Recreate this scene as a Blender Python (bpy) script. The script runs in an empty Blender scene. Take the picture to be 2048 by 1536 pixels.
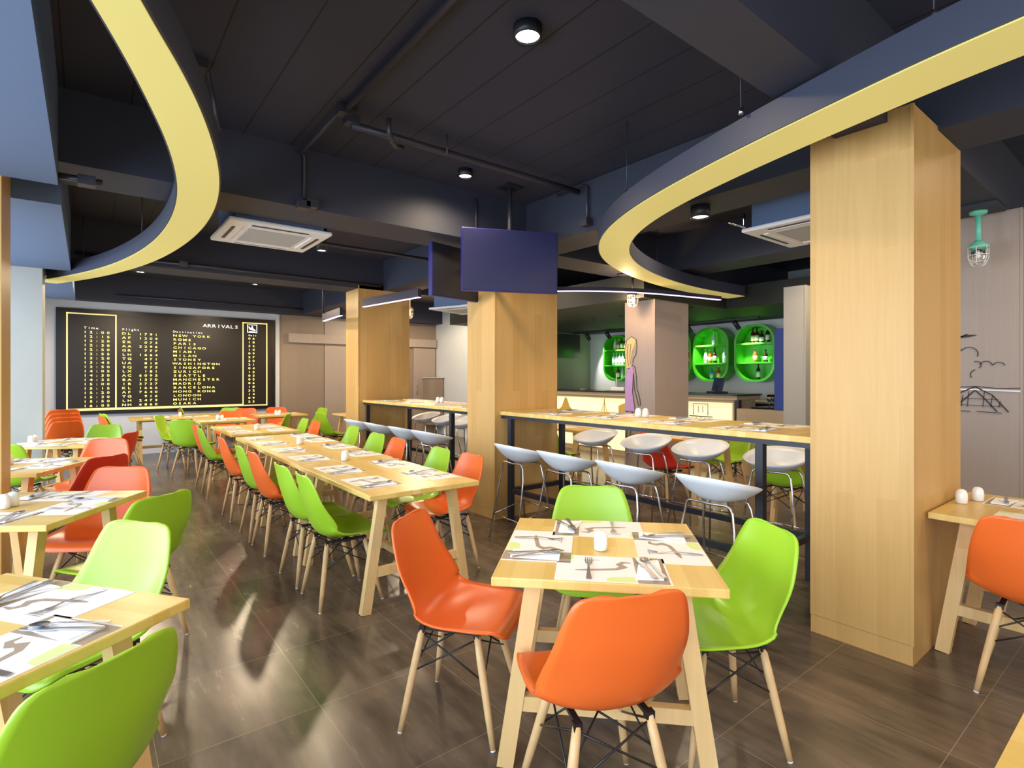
import bpy, bmesh, math, random
from mathutils import Vector, Matrix
random.seed(7)
S = bpy.context.scene
COL = S.collection
PI = math.pi

# ------------------------------------------------------------------ camera
F_PX, HORIZON, EYE, YAW = 1083.0, 753.8, 1.45, math.radians(38.15)
cd = bpy.data.cameras.new('camera'); cam = bpy.data.objects.new('camera', cd); COL.objects.link(cam)
cd.sensor_width = 36.0; cd.lens = F_PX / 2048 * 36.0; cd.sensor_fit = 'HORIZONTAL'
cd.shift_y = -(768 - HORIZON) / 2048
cam.location = (0, 0, EYE); cam.rotation_euler = (PI / 2, 0, -YAW)
cd.clip_start = 0.05; cd.clip_end = 200
S.camera = cam
S.view_settings.view_transform = 'Standard'; S.view_settings.look = 'None'
S.view_settings.gamma = 1.0; S.view_settings.use_curve_mapping = False
S.view_settings.exposure = 0.0

# ------------------------------------------------------------------ materials
def srgb(r, g, b):
    def f(c):
        c /= 255.0
        return c / 12.92 if c <= 0.04045 else ((c + 0.055) / 1.055) ** 2.4
    return (f(r), f(g), f(b), 1.0)

def new_mat(name):
    m = bpy.data.materials.new(name); m.use_nodes = True
    nt = m.node_tree; nt.nodes.clear()
    out = nt.nodes.new('ShaderNodeOutputMaterial'); p = nt.nodes.new('ShaderNodeBsdfPrincipled')
    nt.links.new(p.outputs[0], out.inputs[0])
    return m, nt, p

def N(nt, t, **kw):
    n = nt.nodes.new(t)
    for k, v in kw.items():
        setattr(n, k, v)
    return n

def coords(nt, scale=(1, 1, 1), rot=(0, 0, 0), loc=(0, 0, 0), kind='Object'):
    tc = N(nt, 'ShaderNodeTexCoord'); mp = N(nt, 'ShaderNodeMapping')
    mp.inputs['Scale'].default_value = scale; mp.inputs['Rotation'].default_value = rot; mp.inputs['Location'].default_value = loc
    nt.links.new(tc.outputs[kind], mp.inputs[0])
    return mp.outputs[0]

def plain(name, c, rough=0.5, metal=0.0, var=0.06, scale=6.0, spec=0.5, bump=0.0):
    m, nt, p = new_mat(name)
    no = N(nt, 'ShaderNodeTexNoise'); no.inputs['Scale'].default_value = scale; no.inputs['Detail'].default_value = 3
    nt.links.new(coords(nt), no.inputs['Vector'])
    mx = N(nt, 'ShaderNodeMix', data_type='RGBA')
    mx.inputs[6].default_value = tuple(v * (1 - var) for v in c[:3]) + (1,)
    mx.inputs[7].default_value = tuple(min(1, v * (1 + var)) for v in c[:3]) + (1,)
    nt.links.new(no.outputs[0], mx.inputs[0]); nt.links.new(mx.outputs[2], p.inputs['Base Color'])
    p.inputs['Roughness'].default_value = rough; p.inputs['Metallic'].default_value = metal
    p.inputs['Specular IOR Level'].default_value = spec
    if bump:
        b = N(nt, 'ShaderNodeBump'); b.inputs['Strength'].default_value = bump; b.inputs['Distance'].default_value = 0.01
        nt.links.new(no.outputs[0], b.inputs['Height']); nt.links.new(b.outputs[0], p.inputs['Normal'])
    return m

def emit(name, c, st, base=(0.8, 0.8, 0.8, 1)):
    m, nt, p = new_mat(name)
    p.inputs['Base Color'].default_value = base
    p.inputs['Emission Color'].default_value = c; p.inputs['Emission Strength'].default_value = st
    p.inputs['Roughness'].default_value = 0.5
    return m

def wood(name, c1, c2, stave=(0.45, 0.05), axis='X', rough=0.45, grain=0.25, seam=0.0, seamc=0.5):
    """butcher-block / bamboo boards: staves of varying tone with grain running along the axis"""
    m, nt, p = new_mat(name)
    rot = {'X': (0, 0, 0), 'Y': (0, 0, PI / 2), 'Z': (0, PI / 2, 0)}[axis]
    if axis == 'Z':
        # sum x+y so that every vertical face gets boards side by side
        tc = N(nt, 'ShaderNodeTexCoord'); sp = N(nt, 'ShaderNodeSeparateXYZ'); nt.links.new(tc.outputs['Object'], sp.inputs[0])
        ad = N(nt, 'ShaderNodeMath', operation='ADD'); nt.links.new(sp.outputs[0], ad.inputs[0]); nt.links.new(sp.outputs[1], ad.inputs[1])
        cb = N(nt, 'ShaderNodeCombineXYZ'); nt.links.new(sp.outputs[2], cb.inputs[0]); nt.links.new(ad.outputs[0], cb.inputs[1])
        vec = cb.outputs[0]
    else:
        vec = coords(nt, rot=rot)
    br = N(nt, 'ShaderNodeTexBrick'); br.offset = 0.37; br.offset_frequency = 2
    br.inputs['Color1'].default_value = (0, 0, 0, 1); br.inputs['Color2'].default_value = (1, 1, 1, 1)
    br.inputs['Mortar'].default_value = (seamc, seamc, seamc, 1)
    br.inputs['Scale'].default_value = 1.0; br.inputs['Mortar Size'].default_value = seam
    br.inputs['Brick Width'].default_value = stave[0]; br.inputs['Row Height'].default_value = stave[1]
    nt.links.new(vec, br.inputs['Vector'])
    mp = N(nt, 'ShaderNodeMapping'); mp.inputs['Scale'].default_value = (2.0, 45.0, 45.0); nt.links.new(vec, mp.inputs[0])
    no = N(nt, 'ShaderNodeTexNoise'); no.inputs['Scale'].default_value = 1.0; no.inputs['Detail'].default_value = 4
    nt.links.new(mp.outputs[0], no.inputs['Vector'])
    a = N(nt, 'ShaderNodeMix', data_type='FLOAT'); a.inputs[0].default_value = grain
    nt.links.new(br.outputs[0], a.inputs[2]); nt.links.new(no.outputs[0], a.inputs[3])
    rp = N(nt, 'ShaderNodeValToRGB'); rp.color_ramp.elements[0].position = 0.05; rp.color_ramp.elements[1].position = 0.95
    rp.color_ramp.elements[0].color = c1; rp.color_ramp.elements[1].color = c2
    nt.links.new(a.outputs[0], rp.inputs[0]); nt.links.new(rp.outputs[0], p.inputs['Base Color'])
    p.inputs['Roughness'].default_value = rough
    return m

M = {}
M['wood_top'] = wood('pale_table_wood', srgb(208, 168, 82), srgb(232, 202, 128), (0.42, 0.055), 'X', 0.35, 0.45)
M['wood_leg'] = wood('pale_leg_wood', srgb(214, 170, 106), srgb(236, 202, 146), (0.9, 0.06), 'Z', 0.5, 0.6)
M['dowel'] = plain('beech_dowel', srgb(212, 174, 124), 0.45, var=0.12, scale=20)
M['wood_col'] = wood('bamboo_panel', srgb(184, 142, 78), srgb(208, 168, 106), (1.3, 0.10), 'Z', 0.45, 0.6)
M['taupe'] = wood('taupe_laminate', srgb(158, 143, 134), srgb(172, 157, 147), (3.0, 0.35), 'Z', 0.45, 0.6)
M['taupe_dark'] = wood('dark_taupe_laminate', srgb(136, 120, 106), srgb(150, 133, 117), (3.0, 0.3), 'Z', 0.45, 0.6)
M['wall'] = plain('grey_wall', srgb(204, 210, 220), 0.6, var=0.03)
M['wall_green'] = plain('grey_green_wall', srgb(140, 146, 128), 0.6, var=0.04)
M['wall_pale'] = plain('pale_wall', srgb(200, 204, 206), 0.5, var=0.03)
M['beam'] = plain('charcoal_beam', srgb(48, 51, 66), 0.6, var=0.05, scale=3)
M['beam_blue'] = plain('daylit_blue_bulkhead', srgb(92, 112, 146), 0.65, var=0.04, scale=3)  # blue daylight on the bulkhead is put into this colour
M['dark_ceiling'] = plain('dark_green_ceiling', srgb(40, 43, 38), 0.6, var=0.05)
M['pipe'] = plain('charcoal_pipe', srgb(62, 60, 70), 0.4, 0.3)
M['black'] = plain('black_paint', srgb(34, 34, 42), 0.4)
M['blackglass'] = plain('navy_sheen_screen', srgb(44, 46, 84), 0.3, var=0.02)  # navy base carries the bluish reflection of the hung screens
M['steel_dark'] = plain('dark_steel', srgb(40, 42, 52), 0.35, 0.2)
M['wire'] = plain('black_wire', srgb(28, 26, 28), 0.4)
M['chrome'] = plain('chrome', srgb(215, 215, 220), 0.15, 1.0, var=0.02)
M['cutlery'] = plain('cutlery_steel', srgb(205, 206, 212), 0.3, 1.0, var=0.02)
M['green'] = plain('lime_plastic', srgb(152, 196, 42), 0.32, var=0.02, scale=2)
M['orange'] = plain('orange_plastic', srgb(228, 102, 38), 0.34, var=0.02, scale=2)
M['shaded_orange'] = plain('shaded_orange_plastic', srgb(218, 52, 30), 0.34, var=0.02, scale=2)  # orange shells seen from their shaded backs, shade put into the colour
M['white_shell'] = plain('white_plastic', srgb(222, 226, 232), 0.35, var=0.02, scale=2)
M['ceramic'] = plain('white_ceramic', srgb(240, 240, 238), 0.2, var=0.02)
M['paper'] = plain('placemat_paper', srgb(238, 234, 232), 0.6, var=0.02)
M['paper_grey'] = plain('placemat_taupe_print', srgb(164, 145, 127), 0.6, var=0.04)
M['paper_green'] = plain('placemat_green_print', srgb(216, 226, 150), 0.6, var=0.03)
M['napkin'] = plain('napkin_paper', srgb(246, 246, 248), 0.8, var=0.02, bump=0.2, scale=40)
M['ac_white'] = plain('ac_white_plastic', srgb(225, 224, 226), 0.4, var=0.02)
M['ac_grey'] = plain('ac_grille_grey', srgb(168, 172, 176), 0.5, var=0.05, scale=60)
M['ring_side'] = plain('ring_side_blue_grey', srgb(56, 60, 78), 0.5, var=0.05)
M['glow'] = emit('ring_diffuser', srgb(255, 236, 140), 0.27, srgb(190, 178, 110))
M['purple'] = emit('purple_strip_light', srgb(226, 190, 255), 2.2)
M['lamp_on'] = emit('lamp_glow', (1, 0.93, 0.85, 1), 14.0)
M['lamp_small'] = emit('small_lamp_glow', (1, 0.95, 0.9, 1), 6.0)
M['bulb_on'] = emit('warm_bulb_glow', (1, 0.72, 0.42, 1), 10.0)
M['backlit'] = emit('backlit_counter_panel', srgb(255, 240, 160), 0.55)
M['print_line'] = plain('ink_line', srgb(46, 40, 40), 0.6)
M['print_ochre'] = plain('ochre_print', srgb(214, 176, 80), 0.6)
M['print_white'] = plain('white_line', srgb(232, 232, 236), 0.6)
M['lilac'] = plain('lilac_paint', srgb(190, 148, 204), 0.6)
M['blond'] = plain('blond_paint', srgb(222, 190, 132), 0.6)
M['teal'] = plain('mint_enamel', srgb(110, 200, 176), 0.35)
M['glass'] = None
M['pier_light'] = plain('light_grey_laminate', srgb(174, 170, 162), 0.5, var=0.03)
M['strip_side'] = plain('dark_indigo_housing', srgb(34, 34, 58), 0.5)
M['pier_grey'] = plain('pale_grey_laminate', srgb(166, 168, 164), 0.5, var=0.03)
M['tv_edge'] = plain('indigo_bezel', srgb(44, 40, 112), 0.35)
M['shelf_green'] = plain('green_lacquer', srgb(70, 190, 34), 0.35, var=0.03)
M['blue_panel'] = plain('blue_panel', srgb(52, 76, 160), 0.5, var=0.03)
M['board'] = plain('board_black', srgb(26, 22, 23), 0.35, var=0.1, scale=2)
M['board_edge'] = plain('board_frame_black', srgb(16, 16, 24), 0.3)
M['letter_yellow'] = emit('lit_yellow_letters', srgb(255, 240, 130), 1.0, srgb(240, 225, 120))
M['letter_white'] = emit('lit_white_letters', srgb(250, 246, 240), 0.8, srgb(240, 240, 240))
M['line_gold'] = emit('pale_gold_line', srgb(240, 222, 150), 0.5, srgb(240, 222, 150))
M['stone_dark'] = plain('dark_stone', srgb(46, 42, 44), 0.25, var=0.2, scale=20)
M['counter_beige'] = plain('counter_beige', srgb(190, 170, 140), 0.5)
M['daylight_frame'] = plain('window_frame_bronze', srgb(112, 92, 68), 0.4, 0.4)

def glass_mat(name, c=(1, 1, 1, 1), rough=0.02):
    m, nt, p = new_mat(name)
    p.inputs['Base Color'].default_value = c; p.inputs['Roughness'].default_value = rough
    p.inputs['Transmission Weight'].default_value = 1.0; p.inputs['IOR'].default_value = 1.45
    return m
M['glass'] = glass_mat('clear_glass')

def floor_mat():
    m, nt, p = new_mat('brown_floor_tiles')
    vec = coords(nt, kind='Object')
    # tiles 0.60 m with thin pale joints
    mp = N(nt, 'ShaderNodeMapping'); mp.inputs['Location'].default_value = (-0.21, 0.0, 0); nt.links.new(vec, mp.inputs[0])
    br = N(nt, 'ShaderNodeTexBrick'); br.offset = 0.0; br.inputs['Scale'].default_value = 1.0
    br.inputs['Brick Width'].default_value = 0.6; br.inputs['Row Height'].default_value = 0.6
    br.inputs['Mortar Size'].default_value = 0.0014; br.inputs['Mortar Smooth'].default_value = 0.2
    br.inputs['Color1'].default_value = (0.35, 0.35, 0.35, 1); br.inputs['Color2'].default_value = (0.65, 0.65, 0.65, 1)
    nt.links.new(mp.outputs[0], br.inputs['Vector'])
    m2 = N(nt, 'ShaderNodeMapping'); m2.inputs['Scale'].default_value = (9, 1.6, 1); nt.links.new(vec, m2.inputs[0])
    n1 = N(nt, 'ShaderNodeTexNoise'); n1.inputs['Scale'].default_value = 1.2; n1.inputs['Detail'].default_value = 6; n1.inputs['Roughness'].default_value = 0.6
    nt.links.new(m2.outputs[0], n1.inputs['Vector'])
    n2 = N(nt, 'ShaderNodeTexNoise'); n2.inputs['Scale'].default_value = 1.6; n2.inputs['Detail'].default_value = 4
    nt.links.new(vec, n2.inputs['Vector'])
    a = N(nt, 'ShaderNodeMath', operation='ADD'); nt.links.new(n1.outputs[0], a.inputs[0]); nt.links.new(n2.outputs[0], a.inputs[1])
    b = N(nt, 'ShaderNodeMath', operation='MULTIPLY_ADD'); b.inputs[1].default_value = 0.42; nt.links.new(a.outputs[0], b.inputs[0])
    c = N(nt, 'ShaderNodeMath', operation='MULTIPLY'); c.inputs[1].default_value = 0.16; nt.links.new(br.outputs[0], c.inputs[0]); nt.links.new(c.outputs[0], b.inputs[2])
    rp = N(nt, 'ShaderNodeValToRGB'); e = rp.color_ramp.elements
    e[0].position = 0.38; e[0].color = srgb(66, 57, 50); e[1].position = 0.69; e[1].color = srgb(134, 116, 98)
    nt.links.new(b.outputs[0], rp.inputs[0])
    mx = N(nt, 'ShaderNodeMix', data_type='RGBA'); mx.inputs[7].default_value = srgb(150, 134, 112)
    nt.links.new(br.outputs['Fac'], mx.inputs[0]); nt.links.new(rp.outputs[0], mx.inputs[6])
    nt.links.new(mx.outputs[2], p.inputs['Base Color'])
    r = N(nt, 'ShaderNodeMapRange'); r.inputs[3].default_value = 0.16; r.inputs[4].default_value = 0.34
    nt.links.new(n1.outputs[0], r.inputs[0]); nt.links.new(r.outputs[0], p.inputs['Roughness'])
    return m
M['floor'] = floor_mat()

def ceil_mat():
    m, nt, p = new_mat('charcoal_plank_ceiling')
    vec = coords(nt)
    sp = N(nt, 'ShaderNodeSeparateXYZ'); nt.links.new(vec, sp.inputs[0])
    d = N(nt, 'ShaderNodeMath', operation='DIVIDE'); d.inputs[1].default_value = 0.342; nt.links.new(sp.outputs[0], d.inputs[0])
    o = N(nt, 'ShaderNodeMath', operation='ADD'); o.inputs[1].default_value = 40.333; nt.links.new(d.outputs[0], o.inputs[0])
    fr = N(nt, 'ShaderNodeMath', operation='FRACT'); nt.links.new(o.outputs[0], fr.inputs[0])
    lt = N(nt, 'ShaderNodeMath', operation='LESS_THAN'); lt.inputs[1].default_value = 0.03; nt.links.new(fr.outputs[0], lt.inputs[0])
    no = N(nt, 'ShaderNodeTexNoise'); no.inputs['Scale'].default_value = 1.2; nt.links.new(vec, no.inputs['Vector'])
    mx = N(nt, 'ShaderNodeMix', data_type='RGBA'); mx.inputs[6].default_value = srgb(40, 42, 58); mx.inputs[7].default_value = srgb(50, 52, 70)
    nt.links.new(no.outputs[0], mx.inputs[0])
    m2 = N(nt, 'ShaderNodeMix', data_type='RGBA'); m2.inputs[7].default_value = srgb(14, 12, 16)
    nt.links.new(lt.outputs[0], m2.inputs[0]); nt.links.new(mx.outputs[2], m2.inputs[6]); nt.links.new(m2.outputs[2], p.inputs['Base Color'])
    p.inputs['Roughness'].default_value = 0.7
    return m
M['ceiling'] = ceil_mat()

# ------------------------------------------------------------------ mesh builder
class MB:
    def __init__(s):
        s.v = []; s.f = []; s.mi = []; s.sm = []; s.mats = []
    def m(s, mat):
        if mat not in s.mats: s.mats.append(mat)
        return s.mats.index(mat)
    def add(s, vs, fs, mat, smooth=False):
        o = len(s.v); k = s.m(mat)
        s.v += [tuple(v) for v in vs]
        for f in fs:
            s.f.append(tuple(i + o for i in f)); s.mi.append(k); s.sm.append(smooth)
        return s
    def box(s, x0, y0, z0, x1, y1, z1, mat):
        vs = [(x, y, z) for x in (x0, x1) for y in (y0, y1) for z in (z0, z1)]
        fs = [(0, 1, 3, 2), (4, 6, 7, 5), (0, 4, 5, 1), (2, 3, 7, 6), (0, 2, 6, 4), (1, 5, 7, 3)]
        return s.add(vs, fs, mat)
    def bar(s, p0, p1, w, d, mat, up=(0, 0, 1)):
        """rectangular bar from p0 to p1, w across (perp to up), d the other way"""
        p0, p1 = Vector(p0), Vector(p1); a = (p1 - p0).normalized(); u = Vector(up)
        x = a.cross(u)
        if x.length < 1e-4: x = a.cross(Vector((1, 0, 0)))
        x.normalize(); y = x.cross(a).normalized()
        vs = []
        for p in (p0, p1):
            for i, j in ((-1, -1), (1, -1), (1, 1), (-1, 1)):
                vs.append(p + x * i * w / 2 + y * j * d / 2)
        return s.add(vs, [(3, 2, 1, 0), (4, 5, 6, 7), (0, 1, 5, 4), (1, 2, 6, 5), (2, 3, 7, 6), (3, 0, 4, 7)], mat)
    def tube(s, pts, r, mat, n=8, cap=True):
        pts = [Vector(p) for p in pts]; k = len(pts)
        rs = r if isinstance(r, (list, tuple)) else [r] * k
        prev = None; vs = []; fs = []
        for i, p in enumerate(pts):
            t = (pts[min(i + 1, k - 1)] - pts[max(i - 1, 0)]).normalized()
            if prev is None:
                x = t.cross(Vector((0, 0, 1)))
                if x.length < 1e-3: x = t.cross(Vector((1, 0, 0)))
            else:
                x = prev - t * prev.dot(t)
            x.normalize(); prev = x; y = t.cross(x)
            for j in range(n):
                a = 2 * PI * j / n
                vs.append(p + (x * math.cos(a) + y * math.sin(a)) * rs[i])
        for i in range(k - 1):
            for j in range(n):
                fs.append((i * n + j, i * n + (j + 1) % n, (i + 1) * n + (j + 1) % n, (i + 1) * n + j))
        if cap:
            fs.append(tuple(range(n))[::-1]); fs.append(tuple((k - 1) * n + j for j in range(n)))
        return s.add(vs, fs, mat, True)
    def lathe(s, prof, mat, c=(0, 0, 0), n=20, sx=1, sy=1, bottom=True):
        vs = []; fs = []; k = len(prof)
        for r, z in prof:
            for j in range(n):
                a = 2 * PI * j / n; vs.append((c[0] + r * sx * math.cos(a), c[1] + r * sy * math.sin(a), c[2] + z))
        for i in range(k - 1):
            for j in range(n):
                fs.append((i * n + j, i * n + (j + 1) % n, (i + 1) * n + (j + 1) % n, (i + 1) * n + j))
        if bottom and prof[0][0] > 1e-5: fs.append(tuple(range(n))[::-1])
        if prof[-1][0] > 1e-5: fs.append(tuple((k - 1) * n + j for j in range(n)))
        return s.add(vs, fs, mat, True)
    def poly(s, pts, z0, z1, mat):
        """extruded polygon in the xy plane"""
        n = len(pts); vs = [(x, y, z0) for x, y in pts] + [(x, y, z1) for x, y in pts]
        fs = [tuple(range(n))[::-1], tuple(range(n, 2 * n))] + [(i, (i + 1) % n, n + (i + 1) % n, n + i) for i in range(n)]
        return s.add(vs, fs, mat)
    def ribbon(s, pts, w, z0, z1, mat):
        """flat stroke of width w along xy points"""
        P = [Vector((a, b)) for a, b in pts]; L = []; R = []
        for i, p in enumerate(P):
            t = (P[min(i + 1, len(P) - 1)] - P[max(i - 1, 0)])
            if t.length < 1e-9: t = Vector((1, 0))
            t.normalize(); nn = Vector((-t.y, t.x)); ww = w[i] if isinstance(w, (list, tuple)) else w
            L.append(p + nn * ww / 2); R.append(p - nn * ww / 2)
        for i in range(len(P) - 1):
            s.poly([tuple(R[i]), tuple(R[i + 1]), tuple(L[i + 1]), tuple(L[i])], z0, z1, mat)
        return s
    def xf(s, mtx):
        s.v = [tuple(mtx @ Vector(v)) for v in s.v]; return s
    def mesh(s, name):
        me = bpy.data.meshes.new(name); me.from_pydata(s.v, [], s.f)
        for m in s.mats: me.materials.append(M[m])
        me.polygons.foreach_set('material_index', s.mi); me.polygons.foreach_set('use_smooth', s.sm)
        me.update(); return me

def link(name, me, parent=None, loc=None, rz=0.0):
    o = bpy.data.objects.new(name, me); COL.objects.link(o)
    if parent: o.parent = parent
    if loc is not None: o.location = loc
    if rz: o.rotation_euler = (0, 0, rz)
    return o

def obj(name, mb, parent=None, loc=None, rz=0.0, bevel=0.0, seg=2):
    me = mb.mesh(name) if isinstance(mb, MB) else mb
    if bevel:
        bm = bmesh.new(); bm.from_mesh(me)
        ed = [e for e in bm.edges if len(e.link_faces) == 2 and e.calc_face_angle(0) > 0.6]
        bmesh.ops.bevel(bm, geom=ed, offset=bevel, segments=seg, affect='EDGES', profile=0.5, clamp_overlap=True)
        bm.to_mesh(me); bm.free()
    return link(name, me, parent, loc, rz)

def tag(o, label=None, cat=None, group=None, kind=None):
    if label: o['label'] = label
    if cat: o['category'] = cat
    if group: o['group'] = group
    if kind: o['kind'] = kind
    return o

def empty(name, loc=(0, 0, 0), rz=0.0):
    o = bpy.data.objects.new(name, None); COL.objects.link(o); o.location = loc; o.rotation_euler = (0, 0, rz)
    o.empty_display_size = 0.05
    return o

def dup(root, loc, rz, label, cat=None, group=None, mats=None, z_rot=None):
    def cp(o, par):
        c = o.copy(); COL.objects.link(c); c.parent = par
        for ch in kids.get(o.name, []): cp(ch, c)
        return c
    kids = KIDS
    r = cp(root, None)
    r.location = loc; r.rotation_euler = (0, 0, rz)
    tag(r, label, cat or root.get('category'), group)
    return r
KIDS = {}
def note_kids(root):
    def rec(o):
        ch = [c for c in COL.objects if c.parent == o]
        KIDS[o.name] = ch
        for c in ch: rec(c)
    rec(root)

def struct(name, mb, label=None, **kw):
    o = obj(name, mb, **kw); o['kind'] = 'structure'
    if label: o['label'] = label
    return o

# ------------------------------------------------------------------ room shell
XL, XR, YN, YF, ZC = -1.35, 9.55, -3.0, 12.3, 3.27
struct('floor', MB().box(XL - .2, YN - .1, -.08, XR + .2, YF + .2, 0, 'floor'))
struct('ceiling', MB().box(XL - .2, YN - .1, ZC, XR + .2, YF + .2, ZC + .12, 'ceiling'))
struct('wall_back', MB().box(XL, YF, 0, 7.33, YF + .12, ZC, 'wall'))
struct('wall_front', MB().box(XL - .2, YN - .1, 0, XR + .2, YN, ZC, 'wall'))
struct('wall_right', MB().box(XR, YN, 0, XR + .12, 9.1, ZC, 'wall_pale'))
struct('wall_alcove', MB().box(7.13, 9.1, 0, 7.33, YF, ZC, 'wall_pale'))
struct('wall_bar', MB().box(7.33, 9.1, 0, XR + .12, 9.3, ZC, 'wall_green'))
# window wall on the street side: sill, head, mullions and glass
wl = MB().box(XL - .12, YN, 0, XL, YF, 0.25, 'wall').box(XL - .12, YN, 2.65, XL, YF, ZC, 'wall')
wl.box(XL - .12, 10.6, .25, XL, YF, 2.65, 'wall')
struct('wall_left', wl)
wn = 0
for (a, b) in ((-3.0, -.3), (-.3, 1.4), (1.4, 3.0), (3.0, 4.42), (4.92, 6.4), (6.4, 7.92), (8.42, 10.6)):
    wn += 1
    fr = MB()
    fr.box(XL - .08, a, .25, XL - .02, a + .05, 2.65, 'daylight_frame').box(XL - .08, b - .05, .25, XL - .02, b, 2.65, 'daylight_frame')
    fr.box(XL - .08, a, .25, XL - .02, b, .30, 'daylight_frame').box(XL - .08, a, 2.6, XL - .02, b, 2.65, 'daylight_frame')
    w = struct('window_%d' % wn, fr)

# beams
Z0 = 2.80
def beam(x0, y0, x1, y1, z=Z0, mat='beam', name='ceiling_beam'):
    struct(name, MB().box(x0, y0, z, x1, y1, ZC, mat))
beam(XL, 4.42, 3.66, 4.92)
beam(XL, 7.92, 3.66, 8.42)
beam(-.14, 1.0, 3.66, 1.25, 2.765)
beam(4.1, 4.42, XR, 4.92)
beam(4.1, .95, XR, 1.27)
beam(3.66, YN, 4.1, YF)
beam(-.17, 11.95, 3.66, YF)
beam(4.1, 11.95, 7.13, YF); beam(4.1, 7.92, 5.6, 8.42)
beam(5.9, 1.27, 6.4, 4.42, name='ceiling_beam')
# bulkhead along the windows, with two recesses
for (a, b) in ((YN, 4.42), (4.92, 7.92), (8.42, 10.9)):
    struct('ceiling_bulkhead', MB().box(XL, a, 2.65, -.14, b, ZC, 'beam_blue'))
# lowered ceiling over the bar
struct('ceiling_bar', MB().box(5.6, 4.40, 2.47, XR, 9.1, 2.79, 'dark_ceiling').box(7.55, 2.4, 2.47, XR, 4.40, 2.79, 'dark_ceiling'))

# columns
def column(x0, y0, x1, y1, z, mat, label, name='column'):
    c = MB().box(x0, y0, .10, x1, y1, z, mat)
    o = struct(name, c, label)
    obj('plinth', MB().box(x0 + .002, y0 + .002, 0, x1 - .002, y1 - .002, .098, mat), o)
    obj('corner_trim', MB().box(x0 - .004, y0 - .004, .1, x0 + .012, y0 + .012, z, mat), o)
    return o
column(3.25, .89, 4.11, 1.38, 2.82, 'wood_col', 'widest bamboo clad column beside the near end of the high tables')
column(3.25, 4.42, 4.11, 4.92, 2.8, 'wood_col', 'bamboo clad column behind the hanging screens')
column(3.25, 7.92, 4.11, 8.42, 2.87, 'wood_col', 'bamboo clad column at the far end of the high tables')
column(-1.2, 4.42, -.4, 4.92, 2.8, 'wood_col', 'column between the windows beside the second window table')
column(-1.2, 7.92, -.385, 8.42, 2.8, 'pier_grey', 'pale column between windows by the stacked orange chairs')
C4 = column(5.85, 4.42, 6.6, 4.92, 2.6, 'taupe', 'taupe column with the drawing of a woman')
C5 = column(5.85, .88, 6.6, 1.38, 2.8, 'taupe', 'taupe column with the bridge and clouds drawing')
column(7.05, 3.05, 7.6, 3.32, 2.60, 'pier_light', 'pale grey pier at the end of the bar')

# ------------------------------------------------------------------ line drawings on columns
def drawing(name, parent, strokes, origin, ex, thick=0.003, label=None):
    """strokes: (points, width, material); points in (u along ex, z); stands just off a face"""
    ex = Vector(ex); nrm = Vector((ex.y, -ex.x, 0)); mb = MB()
    for st in strokes:
        if st[0] == 'fill': mb.poly(st[1], 0, thick * .6, st[2])
        else: mb.ribbon(st[1], st[2], 0, thick, st[3])
    o = Vector(origin)
    mt = Matrix(((ex.x, 0, nrm.x, o.x), (ex.y, 0, nrm.y, o.y), (0, 1, 0, o.z), (0, 0, 0, 1)))
    mb.xf(mt)
    q = obj(name, mb, parent)
    if label: q['label'] = label
    return q
def arc(cx, cy, r, a0, a1, n=8, ry=None):
    ry = ry or r
    return [(cx + r * math.cos(math.radians(a0 + (a1 - a0) * i / n)), cy + ry * math.sin(math.radians(a0 + (a1 - a0) * i / n))) for i in range(n + 1)]
L_ = 'print_line'
# woman seen from behind, long blond hair, lilac dress: on the -X face of C4 (u runs from the far edge towards the near edge)
fig = [('fill', [(-.02, .98), (.0, 1.45), (.03, 1.56), (.11, 1.60), (.13, 1.50), (.115, 1.25), (.16, .98)], 'lilac'),
       ('fill', [(-.01, 1.66), (-.02, 1.82), (.02, 1.95), (.10, 2.0), (.17, 1.96), (.15, 1.88), (.11, 1.80), (.09, 1.72), (.10, 1.62), (.05, 1.55), (.01, 1.58)], 'blond'),
       ('s', [(-.01, 1.64), (-.02, 1.82), (.02, 1.95), (.10, 2.0), (.18, 1.95), (.19, 1.85), (.17, 1.74), (.13, 1.70), (.12, 1.64)], .008, L_),
       ('s', [(.04, 1.9), (.02, 1.75), (.05, 1.6)], .008, L_), ('s', [(.09, 1.9), (.07, 1.75), (.08, 1.62)], .008, L_),
       ('s', [(.11, 1.62), (.16, 1.58), (.18, 1.45), (.19, 1.3), (.24, 1.15), (.25, 1.07), (.22, 1.06), (.2, 1.12), (.15, 1.28), (.13, 1.5)], .009, L_),
       ('s', [(.13, 1.5), (.115, 1.25), (.16, .98), (-.0, .98)], .009, L_), ('s', [(.02, .98), (.02, .72), (.0, .5)], .009, L_),
       ('s', [(.11, .98), (.10, .76), (.07, .66), (.08, .45)], .009, L_)]
drawing('woman_drawing', C4, fig, (5.846, 4.90, 0), (0, -1, 0), label='line drawing of a woman in a lilac dress with long blond hair')
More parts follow.
